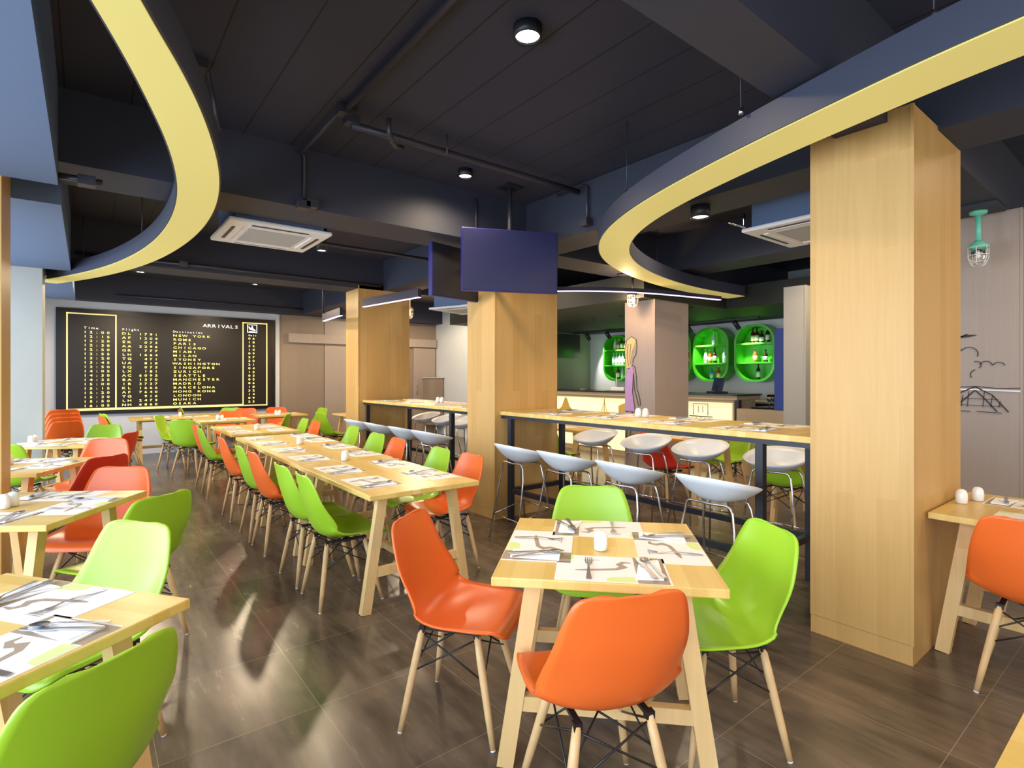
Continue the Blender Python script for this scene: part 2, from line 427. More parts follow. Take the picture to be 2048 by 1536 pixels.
# bridge, cloud and aeroplane on the -X face of C5
br = []
br.append(('s', [(.02, 1.36), (.2, 1.37), (.33, 1.355), (.47, 1.36)], .007, L_))
br.append(('s', [(.02, 1.345), (.2, 1.345), (.47, 1.335)], .012, 'print_white'))
br.append(('s', [(.02, 1.24), (.1, 1.32), (.19, 1.368)], .009, L_)); br.append(('s', [(.19, 1.368), (.3, 1.3), (.4, 1.165)], .009, L_))
br.append(('s', [(.19, 1.34), (.12, 1.26), (.02, 1.17)], .009, L_)); br.append(('s', [(.19, 1.34), (.26, 1.26), (.33, 1.165)], .009, L_))
for a in (.06, .1, .14, .24, .29, .34):
    br.append(('s', [(a, 1.2), (a + .01, 1.365 - abs(a - .19) * .75)], .004, L_))
br.append(('s', [(.03, 1.27), (.34, 1.265)], .004, L_)); br.append(('s', [(.03, 1.215), (.36, 1.21)], .004, L_)); br.append(('s', [(.0, 1.165), (.16, 1.16)], .006, L_)); br.append(('s', [(.2, 1.163), (.36, 1.155)], .006, L_))
drawing('bridge_drawing', C5, br, (5.846, 1.36, 0), (0, -1, 0))
cl = []
for (cx, cy, r, a0, a1) in ((.05, 1.66, .05, 170, 20), (.15, 1.64, .06, 150, -20), (.2, 1.55, .03, 120, -60), (.26, 1.54, .04, 160, 10), (.34, 1.53, .04, 160, 20), (.2, 1.47, .04, 100, 220)):
    cl.append(('s', arc(cx, cy, r, a0, a1), .006, L_))
drawing('cloud_drawing', C5, cl, (5.846, 1.36, 0), (0, -1, 0))
drawing('aeroplane_drawing', C5, [('s', [(.03, 1.775), (.1, 1.79), (.15, 1.795), (.2, 1.80)], [.008, .016, .02, .004], L_), ('s', [(.1, 1.79), (.14, 1.81)], .01, L_)], (5.846, 1.36, 0), (0, -1, 0))

# ------------------------------------------------------------------ arrivals board
GL = {}
def glyph(ch):
    if ch not in GL:
        cu = bpy.data.curves.new('g', 'FONT'); cu.body = ch; cu.size = 1.0; cu.resolution_u = 2; cu.offset = 0.006
        o = bpy.data.objects.new('g', cu); COL.objects.link(o)
        dg = bpy.context.evaluated_depsgraph_get(); me = bpy.data.meshes.new_from_object(o.evaluated_get(dg))
        GL[ch] = ([tuple(v.co) for v in me.vertices], [tuple(p.vertices) for p in me.polygons])
        bpy.data.objects.remove(o); bpy.data.curves.remove(cu); bpy.data.meshes.remove(me)
    return GL[ch]
def text_mb(mb, s, x, z, h, wide, pitch, mat, y, adv=None):
    cx = x
    for ch in s:
        if ch != ' ':
            vs, fs = glyph(ch); k = h / 0.70
            xs = [v[0] for v in vs]; w = (max(xs) - min(xs)); mid = (max(xs) + min(xs)) / 2
            mb.add([(cx + (v[0] - mid) * k * wide, y, z + v[1] * k) for v in vs], fs, mat)
        cx += pitch
    return mb
BY = YF - .07
bd = tag(empty('arrivals_board', (1.36, YF, .8)), 'huge black airport style arrivals board with yellow flight times on the back wall', 'sign')
def on_board(name, mb, par=None, label=None):
    mb.xf(Matrix.Translation((-1.36, -YF, -.8))); o = obj(name, mb, par or bd)
    if label: o['label'] = label
    return o
on_board('board_frame', MB().box(-.42, BY + .005, .78, 3.16, YF - .005, 2.66, 'board_edge'))
pn = on_board('display_panel', MB().box(-.32, BY, .83, 3.08, BY + .01, 2.6, 'board'))
ln = MB()
def line(x0, z0, x1, z1, t=.022):
    ln.box(min(x0, x1) - t / 2, BY - .006, min(z0, z1) - t / 2, max(x0, x1) + t / 2, BY - .001, max(z0, z1) + t / 2, 'line_gold')
line(-.27, .88, -.27, 2.57); line(.42, .88, .42, 2.57); line(-.27, 2.57, .42, 2.57); line(-.27, .88, 2.54, .86)
line(2.54, .86, 2.54, 2.57); line(3.0, .86, 3.0, 2.57); line(2.54, 2.57, 3.0, 2.57); line(2.54, .86, 3.0, .86)
on_board('gold_border', ln)
rows = [('12:00', 'DL', '1791', 'NEW YORK', '06'), ('12:15', 'AF', '1204', 'ROME', '18'), ('12:20', 'EK', ' 073', 'PARIS', '32'), ('12:30', 'AA', '2296', 'CHICAGO', '14'),
        ('12:50', 'GR', ' 777', 'MIAMI', '09'), ('12:55', 'LH', '1664', 'MILAN', '27'), ('13:20', 'TG', ' 471', 'SYDNEY', '20'), ('13:45', 'UA', ' 818', 'WASHINGTON', '21'),
        ('13:50', 'SQ', ' 073', 'SINGAPORE', '04'), ('14:05', 'LX', ' 181', 'ZURICH', '12'), ('14:30', 'AC', '6093', 'SEATTLE', '03'), ('14:35', 'BA', '1370', 'MANCHESTER', '05'),
        ('15:00', 'IB', '3737', 'MADRID', '06'), ('15:15', 'KL', '1666', 'BARCELONA', '18'), ('15:20', 'AF', '7640', 'HONG KONG', '32'), ('15:30', 'TG', ' 916', 'LONDON', '14'),
        ('15:50', 'LH', '2473', 'MUNICH', '09'), ('16:05', 'NH', '6860', 'OSAKA', '25')]
for nm, idx, x in (('time_column', 0, -.02), ('flight_code_column', 1, .54), ('flight_number_column', 2, .79), ('destination_column', 3, 1.34), ('gate_column', 4, 2.66)):
    mb = MB()
    for i, r in enumerate(rows):
        text_mb(mb, r[idx], x, 2.228 - i * .0772, .041, 1.5, .082, 'letter_yellow', BY - .004)
    on_board(nm, mb)
hd = MB()
text_mb(hd, 'Time', -.02, 2.305, .038, 1.4, .056, 'letter_white', BY - .004); text_mb(hd, 'Flight', .53, 2.305, .038, 1.3, .045, 'letter_white', BY - .004)
text_mb(hd, 'Destination', 1.33, 2.305, .036, 1.3, .046, 'letter_white', BY - .004); text_mb(hd, 'Gate', 2.66, 2.30, .03, 1.3, .04, 'letter_white', BY - .004)
on_board('column_headings', hd)
on_board('arrivals_title', text_mb(MB(), 'ARRIVALS', 1.85, 2.44, .062, 1.35, .081, 'letter_white', BY - .004))
ic = MB()
for (a, b, c, d) in ((2.62, 2.37, 2.81, 2.382), (2.62, 2.528, 2.81, 2.54), (2.62, 2.37, 2.632, 2.54), (2.798, 2.37, 2.81, 2.54)):
    ic.box(a, BY - .006, b, c, BY - .001, d, 'letter_white')
pl = MB().poly([(2.64, 2.50), (2.655, 2.50), (2.67, 2.48), (2.70, 2.465), (2.705, 2.515), (2.72, 2.515), (2.74, 2.45), (2.78, 2.43), (2.785, 2.415), (2.74, 2.415), (2.66, 2.44)], 0, .005, 'letter_white')
pl.xf(Matrix(((1, 0, 0, 0), (0, 0, -1, BY - .001), (0, 1, 0, 0), (0, 0, 0, 1))))
ic.add(pl.v, pl.f, 'letter_white'); ic.box(2.65, BY - .006, 2.39, 2.78, BY - .001, 2.40, 'letter_white')
on_board('landing_icon', ic)

# panels, rail and door on the back wall beyond the board
struct('trim_1', MB().box(3.18, YF - .06, 0, 3.26, YF, 2.79, 'wall_pale'))
struct('wall_panel', MB().box(3.26, YF - .03, 0, 4.22, YF, 2.79, 'taupe_dark'))
struct('wall_panel', MB().box(4.24, YF - .03, 0, 6.2, YF, 2.79, 'taupe'))
struct('wall_panel', MB().box(6.22, YF - .03, 0, 7.13, YF, 2.79, 'taupe_dark'))
rl = struct('trim_2', MB().box(3.44, YF - .12, 2.2, 7.1, YF - .03, 2.40, 'taupe'))
dr = struct('door_1', MB().box(6.47, YF - .07, 0, 7.08, YF - .03, 2.18, 'taupe'), 'grey sliding door between the two far columns', bevel=.004)
obj('door_handle', MB().tube([(6.55, YF - .09, 1.0), (6.55, YF - .09, 1.25)], .01, 'chrome'), dr)
o = tag(empty('wall_cabinet', (7.0, 12.0, 1.0)), 'small grey wall unit beyond the far high table', 'cabinet')
obj('body', MB().box(-.28, -.15, -.75, .1, .2, .42, 'taupe_dark'), o); obj('top', MB().box(-.30, -.17, .42, .12, .2, .44, 'wall_pale'), o)

# ------------------------------------------------------------------ chairs
def smooth_interp(pts, t):
    n = len(pts) - 1; u = t * n; i = min(int(u), n - 1); f = u - i
    def g(k): return pts[max(0, min(n, k))]
    p0, p1, p2, p3 = g(i - 1), g(i), g(i + 1), g(i + 2)
    return tuple(0.5 * ((2 * b) + (c - a) * f + (2 * a - 5 * b + 4 * c - d) * f * f + (-a + 3 * b - 3 * c + d) * f ** 3) for a, b, c, d in zip(p0, p1, p2, p3))

def solidify(me, th):
    o = bpy.data.objects.new('t', me); COL.objects.link(o)
    md = o.modifiers.new('s', 'SOLIDIFY'); md.thickness = th; md.offset = 0; md.use_rim = True
    dg = bpy.context.evaluated_depsgraph_get(); r = bpy.data.meshes.new_from_object(o.evaluated_get(dg))
    bpy.data.objects.remove(o); return r

def shell_mesh(name, mat):
    # profile: x forward, z up, half width, edge curl-up of the sides, sideways bucket shift
    prof = [(.243, .408, .215, .000), (.236, .434, .225, .003), (.20, .450, .225, .010), (.13, .448, .232, .014), (.05, .438, .238, .028), (-.03, .430, .241, .040),
            (-.10, .434, .243, .055), (-.155, .454, .243, .072), (-.188, .50, .240, .084), (-.208, .555, .234, .076), (-.224, .61, .226, .058), (-.238, .665, .217, .044),
            (-.248, .72, .205, .034), (-.258, .77, .190, .026), (-.266, .81, .172, .020), (-.272, .832, .152, .014)]
    nt_, ns = 34, 17; vs = []; fs = []
    for i in range(nt_ + 1):
        t = 0.5 - 0.5 * math.cos(PI * i / nt_); t = 0.35 * (i / nt_) + 0.65 * t
        x, z, w, c = smooth_interp(prof, t)
        x2, z2, _, _ = smooth_interp(prof, min(1, t + .01)); x1, z1, _, _ = smooth_interp(prof, max(0, t - .01))
        tx, tz = x2 - x1, z2 - z1; l = math.hypot(tx, tz); nx, nz = tz / l, -tx / l   # towards the sitter
        # rounded ends
        e0, e1 = .19, .095
        k = 1.0
        if t < e0: k = .34 + .66 * (1 - (1 - t / e0) ** 2.15) ** (1 / 2.15)
        if t > 1 - e1: k = .60 + .40 * (1 - (1 - (1 - t) / e1) ** 2.5) ** (1 / 2.5)
        for j in range(ns + 1):
            s = -1 + 2 * j / ns
            y = s * w * k; lift = c * (abs(s) ** 2.4) * (1.0)
            dip = 0.0
            if .15 < t < .5: dip = -.010 * math.sin((t - .15) / .35 * PI) * (1 - s * s)
            rim = 0.004 * max(0, (abs(s) - .9) / .1)
            vs.append((x + nx * (lift + dip), y * (1 - .10 * (lift / .08) * 0), z + nz * (lift + dip) - rim * 0))
    for i in range(nt_):
        for j in range(ns):
            a = i * (ns + 1) + j; fs.append((a, a + 1, a + ns + 2, a + ns + 1))
    mb = MB().add(vs, fs, mat, True)
    me = solidify(mb.mesh(name), .0085)
    for p in me.polygons: p.use_smooth = True
    me.materials.clear(); me.materials.append(M[mat])
    return me
SHELL = {c: shell_mesh('seat_shell_' + c, c) for c in ('green', 'orange', 'shaded_orange')}

TOPS = [(.10, .115), (.10, -.115), (-.13, .115), (-.13, -.115)]
FEET = [(.20, .205), (.20, -.205), (-.20, .195), (-.20, -.195)]
def leg_pt(i, z):
    f = z / .425; return (FEET[i][0] + (TOPS[i][0] - FEET[i][0]) * f, FEET[i][1] + (TOPS[i][1] - FEET[i][1]) * f, z)
def make_chair(color):
    r = empty('shell_chair'); tag(r, color + ' moulded shell chair on beech dowel legs', 'chair')
    obj('seat_shell', SHELL[color], r)
    for i in range(4):
        lg = obj('leg', MB().tube([leg_pt(i, 0.006), leg_pt(i, .12), leg_pt(i, .30), leg_pt(i, .400)], [.011, .0145, .0165, .014], 'dowel', 10), r)
        obj('glide', MB().tube([leg_pt(i, 0.0), leg_pt(i, .008)], .0105, 'ceramic', 8), lg)
    w = MB()
    for a, b in ((0, 1), (2, 3), (0, 2), (1, 3)):
        for p, q in ((a, b), (b, a)):
            A = Vector(leg_pt(p, .385)); B = Vector(leg_pt(q, .235)); w.tube([A, B], .0038, 'wire', 6)
    w.tube([leg_pt(0, .40), leg_pt(3, .30)], .0038, 'wire', 6); w.tube([leg_pt(1, .40), leg_pt(2, .30)], .0038, 'wire', 6)
    obj('wire_brace', w, r)
    bk = MB()
    for i in range(4):
        p = leg_pt(i, .400); bk.box(p[0] - .012, p[1] - .014, .388, p[0] + .012, p[1] + .014, .412, 'wire')
    bk.box(-.13, -.125, .398, .11, -.105, .410, 'wire').box(-.13, .105, .398, .11, .125, .410, 'wire')
    bk.box(-.01, -.115, .398, .01, .115, .410, 'wire').box(-.06, -.05, .405, .06, .05, .418, 'wire')
    obj('mounting_bracket', bk, r)
    note_kids(r); return r
PROTO = {}
def chair(color, x, y, deg, label, group=None, z=0.0):
    if color not in PROTO:
        PROTO[color] = make_chair(color); r = PROTO[color]
        r.location = (x, y, z); r.rotation_euler = (0, 0, math.radians(deg)); tag(r, label, 'chair', group); return r
    return dup(PROTO[color], (x, y, z), math.radians(deg), label, 'chair', group)

# ------------------------------------------------------------------ stools
def stool_shell():
    vs = []; fs = []; nr, na = 9, 28
    for i in range(nr + 1):
        r = i / nr
        for j in range(na):
            a = 2 * PI * j / na; ca, sa = math.cos(a), math.sin(a)
            e = 2.35; k = (abs(ca) ** e + abs(sa) ** e) ** (-1 / e)
            X = r * k * ca; Y = r * k * sa
            fb = (1 - k * ca) / 2
            rim = .062 + .108 * fb
            z = .695 + rim * r ** 2.5
            vs.append((X * .205 - .02 * r ** 3 * max(0, -X), Y * .25, z))
    for i in range(nr):
        for j in range(na):
            fs.append((i * na + j, (i + 1) * na + j, (i + 1) * na + (j + 1) % na, i * na + (j + 1) % na))
    mb = MB().add(vs, fs, 'white_shell', True)
    me = mb.mesh('stool_shell'); bm = bmesh.new(); bm.from_mesh(me); bmesh.ops.remove_doubles(bm, verts=bm.verts, dist=1e-5); bm.normal_update(); bm.to_mesh(me); bm.free()
    me = solidify(me, .009)
    for p in me.polygons: p.use_smooth = True
    me.materials.clear(); me.materials.append(M['white_shell'])
    return me
def make_stool():
    r = empty('bar_stool'); tag(r, 'white stool', 'stool')
    obj('seat_shell', stool_shell(), r)
    def hoop(x, xf):
        pts = [(xf, -.215, .006), (x * 1.12, -.172, .55), (x, -.155, .655), (x, -.142, .684), (x, -.118, .694), (x, 0, .688), (x, .118, .694), (x, .142, .684), (x, .155, .655), (x * 1.12, .172, .55), (xf, .215, .006)]
        return pts
    for sx in (1, -1):
        obj('leg_hoop', MB().tube(hoop(sx * .10, sx * .205), .008, 'chrome', 10), r)
    def at(sx, sy, z):
        f = (z - .006) / .544; return (sx * (.205 + (.112 - .205) * f), sy * (.215 + (.172 - .215) * f), z)
    fr = MB()
    fr.tube([at(1, -1, .30), at(1, 1, .30)], .006, 'chrome', 8)
    fr.tube([at(-1, -1, .22), at(-1, 1, .22)], .006, 'chrome', 8)
    fr.tube([at(1, -1, .30), at(-1, -1, .22)], .006, 'chrome', 8); fr.tube([at(1, 1, .30), at(-1, 1, .22)], .006, 'chrome', 8)
    obj('footrest', fr, r)
    note_kids(r); return r
STOOL = None
def stool(x, y, deg, label, group):
    global STOOL
    if STOOL is None:
        STOOL = make_stool(); STOOL.location = (x, y, 0); STOOL.rotation_euler = (0, 0, math.radians(deg)); return tag(STOOL, label, 'stool', group)
    return dup(STOOL, (x, y, 0), math.radians(deg), label, 'stool', group)

# ------------------------------------------------------------------ tables
TZ = .75
def make_table(cx, cy, deg, L, W, label, group=None, name='dining_table'):
    """L runs along local x; trestle ends stand inset from the two short ends"""
    r = empty(name, (cx, cy, 0), math.radians(deg)); tag(r, label, 'table', group)
    obj('tabletop', MB().box(-L / 2, -W / 2, TZ - .032, L / 2, W / 2, TZ, 'wood_top'), r, bevel=.004)
    for sx in (-1, 1):
        ex = sx * (L / 2 - .14)
        for sy in (-1, 1):
            lg = MB()
            lg.bar((ex, sy * (W / 2 - .14), TZ - .032), (ex, sy * (W / 2 - .03), 0), .045, .062, 'wood_leg', up=(0, 1, 0))
            lg.v = [(a, b, max(0.0, c) if c < .3 else min(c, TZ - .034)) for a, b, c in lg.v]
            obj('leg', lg, r)
        obj('crossbar', MB().box(ex - .018, -(W / 2 - .07), .215, ex + .018, (W / 2 - .07), .27, 'wood_leg'), r)
    obj('stretcher', MB().box(-L / 2 + .14, -.018, .22, L / 2 - .14, .018, .265, 'wood_leg'), r)
    obj('apron', MB().box(-L / 2 + .12, -.03, TZ - .075, L / 2 - .12, .03, TZ - .034, 'wood_leg'), r)
    return r

# ------------------------------------------------------------------ tableware
def mat_mesh(kind=0):
    # local x: to the diner's right, y: away from the diner; origin at mat centre, z=0 on table
    w, d, t = .40, .265, .0010
    m = MB().box(-w / 2, -d / 2, 0, w / 2, d / 2, t, 'paper')
    m.box(w / 2 - .115, -d / 2, t, w / 2 - .008, d / 2, t + .0004, 'paper_grey')
    m.poly([(-.02, -d / 2 + .004), (.08, -d / 2 + .004), (.08, -.075), (.0, -.085), (-.02, -.1)], t, t + .0004, 'paper_green')
    m.poly([(-w / 2 + .004, d / 2 - .05), (-w / 2 + .06, d / 2 - .05), (-w / 2 + .06, d / 2 - .004), (-w / 2 + .004, d / 2 - .004)], t, t + .0004, 'paper_green')
    m.ribbon([(-.13, -.03), (-.09, -.025), (-.03, -.015), (.02, -.005), (.045, .02), (.03, .045), (.045, .07), (.075, .068)], [.008, .018, .017, .02, .034, .026, .02, .006], t, t + .0004, 'paper_grey')
    m.ribbon([(-.1, .085), (-.04, .085)], .003, t, t + .0004, 'paper_grey'); m.ribbon([(-.1, .075), (-.06, .075)], .002, t, t + .0004, 'paper_grey')
    return m
def napkin_mb():
    m = MB(); 
    vs = [(-.045, -.10, 0), (.05, -.085, 0), (.035, .105, 0), (-.035, .095, 0), (-.045, -.10, .004), (.05, -.085, .006), (.035, .105, .007), (-.035, .095, .005)]
    m.add(vs, [(3, 2, 1, 0), (4, 5, 6, 7), (0, 1, 5, 4), (1, 2, 6, 5), (2, 3, 7, 6), (3, 0, 4, 7)], 'napkin')
    m.add([(-.042, -.08, .0055), (.04, -.08, .0065), (.0, .06, .010)], [(0, 1, 2)], 'napkin')
    return m
def strip3(pts, th, mat='cutlery'):
    """flat metal piece: pts (y, halfwidth, z)"""
    m = MB(); vs = []
    for y, w, z in pts:
        vs += [(-w, y, z), (w, y, z), (w, y, z + th), (-w, y, z + th)]
    fs = [(0, 1, 2, 3)]
    for i in range(len(pts) - 1):
        o = i * 4
        for a, b in ((0, 1), (1, 2), (2, 3), (3, 0)):
            fs.append((o + b, o + a, o + 4 + a, o + 4 + b))
    o = (len(pts) - 1) * 4; fs.append((o + 3, o + 2, o + 1, o))
    m.add(vs, fs, mat, False); return m
def fork_mb():
    m = strip3([(-.10, .007, 0), (-.09, .010, 0), (-.04, .006, .004), (.02, .0035, .007), (.045, .004, .004), (.06, .012, .001), (.072, .0135, 0)], .002)
    for k in range(4):
        x = -.0115 + k * .00767
        m.add([(x - .0019, .072, .0), (x + .0019, .072, .0), (x + .0012, .112, .006), (x - .0012, .112, .006), (x - .0019, .072, .0018), (x + .0019, .072, .0018), (x + .0012, .112, .0075), (x - .0012, .112, .0075)],
              [(3, 2, 1, 0), (4, 5, 6, 7), (0, 1, 5, 4), (1, 2, 6, 5), (2, 3, 7, 6), (3, 0, 4, 7)], 'cutlery')
    return m
def knife_mb():
    return strip3([(-.11, .006, 0), (-.10, .0095, 0), (-.02, .006, .001), (.0, .005, .001), (.02, .0095, .001), (.08, .010, .001), (.105, .006, .001), (.112, .001, .001)], .003)
def spoon_mb():
    m = strip3([(-.10, .006, 0), (-.09, .0085, 0), (-.03, .005, .003), (.03, .003, .007), (.05, .004, .005)], .002)
    m.lathe([(.0001, .0), (.008, .0006), (.014, .003), (.018, .0075), (.0185, .008), (.013, .0042), (.0001, .0018)], 'cutlery', (0, .076, .0), 14, 1.0, 1.45)
    return m
ME = {'placemat': mat_mesh().mesh('placemat'), 'napkin': napkin_mb().mesh('napkin'), 'fork': fork_mb().mesh('fork'), 'knife': knife_mb().mesh('knife'), 'spoon': spoon_mb().mesh('spoon')}
def shaker_mb():
    return MB().lathe([(.022, 0), (.027, .004), (.028, .03), (.0265, .055), (.021, .070), (.012, .0765), (.0001, .078)], 'ceramic', n=20)
ME['shaker'] = shaker_mb().mesh('shaker')
CATS = {'placemat': 'placemat', 'napkin': 'napkin', 'fork': 'fork', 'knife': 'knife', 'spoon': 'spoon'}
DESC = {'placemat': 'printed paper placemat', 'napkin': 'folded white napkin', 'fork': 'steel fork', 'knife': 'steel knife', 'spoon': 'steel spoon'}
def setting(x, y, deg, z, phrase, items='mnfks', grp='table settings', fork_dx=-.075, forky=-.02):
    """deg: direction the diner looks; (x,y) centre of the placemat"""
    a = math.radians(deg - 90)
    def put(kind, dx, dy, dz, rot):
        cx = x + dx * math.cos(a) - dy * math.sin(a); cy = y + dx * math.sin(a) + dy * math.cos(a)
        o = link(kind, ME[kind], None, (cx, cy, z + dz), a + math.radians(rot))
        tag(o, DESC[kind] + ' at the ' + phrase, CATS[kind], kind + 's laid on ' + grp)
    j = random.uniform
    if 'm' in items: put('placemat', 0, 0, 0.0, 0)
    if 'n' in items: put('napkin', .135 + j(-.006, .006), j(-.01, .01), .0016, -8 + j(-8, 8))
    if 'f' in items: put('fork', fork_dx + j(-.008, .008), forky, .0016, j(-4, 4))
    if 'k' in items: put('knife', .122, -.005, .0105, 14 + j(-5, 5))
    if 's' in items: put('spoon', .150, .0, .0105, 22 + j(-5, 5))
def shakers(x, y, z, deg, phrase, grp='salt and pepper shakers', n=2, gap=.062):
    a = math.radians(deg)
    for k in range(n):
        o = link('shaker', ME['shaker'], None, (x + (k - .5) * gap * math.cos(a) * (n > 1), y + (k - .5) * gap * math.sin(a) * (n > 1), z + .001))
        tag(o, 'white ceramic shaker ' + (('nearer of the pair ' if k == 0 else 'farther of the pair ') if n > 1 else '') + phrase, 'shaker', grp)

def edge_settings(cx, cy, deg, dists, phrases, z=TZ, items='mnfks', grp='table settings', off=.0):
    pass

# ------------------------------------------------------------------ foreground square table
T0 = (1.68, 1.525); A0 = -46.2
make_table(T0[0], T0[1], A0 + 90, .81, .80, 'square pale wood table set for four, in front of the big bamboo column')
def around(cx, cy, a, inset, names, tz=TZ, items='mnfks', grp='table settings', shift=0.0):
    """names: dict side-> phrase; side angle is direction (deg) from table centre to the diner"""
    for (da, ph) in names:
        t = math.radians(a + da); sx, sy = math.cos(t), math.sin(t)
        setting(cx + sx * inset - sy * shift, cy + sy * inset + sx * shift, a + da + 180, tz, ph, items, grp)
around(T0[0], T0[1], A0, .262, [(-90, 'camera-facing side of the square table by the big column'), (180, 'side of the square table before the tilted orange chair'),
                             (90, 'far side of the square table by the big column'), (0, 'big column side of the square foreground table')], grp='the square table', shift=.02)
o = link('shaker', ME['shaker'], None, (1.635, 1.50, TZ + .001)); tag(o, 'white ceramic shaker in the middle of the square foreground table', 'shaker', 'shakers of the square table')
G0 = 'shell chairs around the square foreground table'
chair('orange', 1.28, 1.975, -53, 'orange shell chair pulled out and turned, aisle side of the square foreground table', G0)
chair('orange', 1.325, 1.235, 66, 'orange shell chair with its back to the camera at the square foreground table', G0)
chair('green', 2.01, 1.225, 149, 'lime green shell chair between the square foreground table and the big column', G0)
chair('green', 2.06, 1.94, 226, 'lime green shell chair facing the camera behind the square foreground table', G0)

# ------------------------------------------------------------------ long table row
GL1 = 'tables pushed together into the long row'
row = [(1.695, 3.70, 'nearest'), (1.72, 5.075, 'middle'), (1.76, 6.335, 'farthest')]
for i, (x, y, nm) in enumerate(row):
    L = 1.375 if i < 2 else 1.15
    make_table(x, y, 90 + (-.6 if i else 0), L, .78 + .02 * i, nm + ' of three wooden tables joined into the long row', GL1)
LG = 'shell chairs on the aisle side of the long tables'; RG = 'shell chairs on the column side of the long tables'
ordn = ['first', 'second', 'third', 'fourth', 'fifth', 'sixth']
for k, (y, c) in enumerate(((3.52, 'green'), (4.02, 'green'), (4.87, 'orange'), (5.36, 'green'), (6.19, 'orange'))):
    chair(c, 1.33, y, random.uniform(-3, 3), '%s shell chair, %s from the near end on aisle side of long table' % (c if c != 'green' else 'lime green', ordn[k]), LG)
for k, (x, y, c) in enumerate(((2.16, 3.6, 'orange'), (2.16, 4.08, 'green'), (2.2, 4.97, 'orange'), (2.24, 5.53, 'green'), (2.37, 6.53, 'green'))):
    chair(c, x, y, 180 + random.uniform(-5, 5), '%s shell chair, %s from the near end on column side of long table' % (c if c != 'green' else 'lime green', ordn[k]), RG)
for k, y in enumerate((3.42, 4.02, 4.75, 5.38, 6.05, 6.62)):
    setting(1.49 + .012 * k, y, 0, TZ, '%s aisle-side place from the near end of long table' % ordn[k], grp='the long table')
    setting(1.93 + .022 * k, y, 180, TZ, '%s column-side place from the near end of long table' % ordn[k], grp='the long table')
shakers(1.71, 4.45, TZ, 60, 'near the first tables of the long row'); shakers(1.75, 5.8, TZ, 60, 'near the far end of the long row')
# table beyond the row
make_table(1.79, 7.96, 90, 1.40, .82, 'wooden table set apart just beyond the far end of the long row')
chair('green', 1.33, 7.52, 0, 'lime green shell chair, nearer one on aisle side of the table beyond the long row', LG)
chair('orange', 1.35, 8.05, 4, 'orange shell chair, farther one on aisle side of the table beyond the long row', LG)
chair('orange', 2.27, 7.62, 180, 'orange shell chair, nearer one on column side of the table beyond the long row', RG)
chair('green', 2.29, 8.2, 178, 'lime green shell chair, farther one on column side of the table beyond long row', RG)
for k, (y, w) in enumerate(((7.6, 'nearer'), (8.25, 'farther'))):
    setting(1.55, y, 0, TZ, w + ' aisle-side place of the table beyond the long row', 'mnfk', grp='the table beyond the long row')
    setting(2.0, y, 180, TZ, w + ' column-side place of the table beyond the long row', 'mnfk', grp='the table beyond the long row')
shakers(1.78, 7.75, TZ, 60, 'on the table beyond the long row')

# ------------------------------------------------------------------ far group under the board
GF = 'shell chairs under the arrivals board'
make_table(1.25, 11.2, 0, 1.37, .78, 'far trestle table under the time column of the arrivals board')
make_table(1.78, 9.95, 0, .8, .8, 'far table between two lime green chairs and orange chairs')
make_table(2.85, 10.75, 0, .85, .75, 'far table beneath the gate column of the arrivals board')
make_table(4.1, 9.95, 90, .8, .76, 'small table beside the far bamboo column and grey panels')
chair('green', 1.24, 9.24, 50, 'lime green shell chair seen from behind at the open end of the aisle', GF)
chair('green', 1.13, 10.15, -25, 'lime green shell chair turned sideways behind the one seen from behind', GF)
chair('orange', 2.02, 10.62, 262, 'orange shell chair facing the camera, nearer of two below the destination column', GF)
chair('orange', 2.38, 11.35, 250, 'orange shell chair facing the camera, farther of two below the destination column', GF)
chair('green', 2.15, 11.8, 240, 'lime green shell chair peeking up against the board between two orange chairs', GF)
chair('green', 2.42, 9.5, 150, 'lime green shell chair seen from inside, just beyond the table past the row', GF)
chair('orange', 3.02, 11.45, 262, 'orange shell chair facing the camera against the dark taupe wall panel', GF)
chair('green', 3.45, 10.75, 190, 'lime green shell chair in profile before the dark taupe wall panel', GF)
chair('green', 3.42, 9.45, 8, 'lime green shell chair facing the small table beside the far bamboo column', GF)
for (x, y, d, ph) in ((.95, 11.02, 90, 'near aisle end of the far trestle table'), (1.55, 11.02, 90, 'near inner place of the far trestle table'), (1.1, 11.38, 270, 'wall side of the far trestle table'),
                      (1.6, 9.78, 90, 'near side of the far table between green and orange chairs'), (1.95, 10.1, 270, 'far side of the far table between green and orange chairs'),
                      (2.65, 10.6, 90, 'near side of the table beneath the gate column'), (3.02, 10.9, 270, 'wall side of the table beneath the gate column')):
    setting(x, y, d, TZ, ph, 'mnf', grp='the far tables')
shakers(1.3, 11.15, TZ, 0, 'on the far trestle table', n=1); shakers(1.72, 9.95, TZ, 0, 'on the far table between green and orange chairs'); shakers(2.82, 10.7, TZ, 0, 'on the table beneath the gate column')
# small stacks of chairs
for i, (c, w) in enumerate((('orange', 'lower, orange shell chair of the two stacked left of the far trestle table'), ('green', 'lime green shell chair stacked on an orange one left of far trestle table'))):
    chair(c, .42 + .02 * i, 10.6, 15, w, 'pair of stacked chairs by the trestle table', z=.045 * i)
for i, (c, w) in enumerate((('orange', 'orange shell chair leaning under a green one against the board'), ('green', 'lime green shell chair stacked on an orange one against the board'))):
    chair(c, 1.62 + .02 * i, 11.88, 0, w, 'pair of stacked chairs against the board', z=.045 * i)
nm = ['lowest', 'second from bottom', 'third from bottom', 'topmost']
for i in range(4):
    chair('orange', -.30 - .012 * i, 9.95, 110, 'orange shell chair, %s in the stack beside the pale column' % nm[i], 'stack of orange chairs', z=.055 * i)

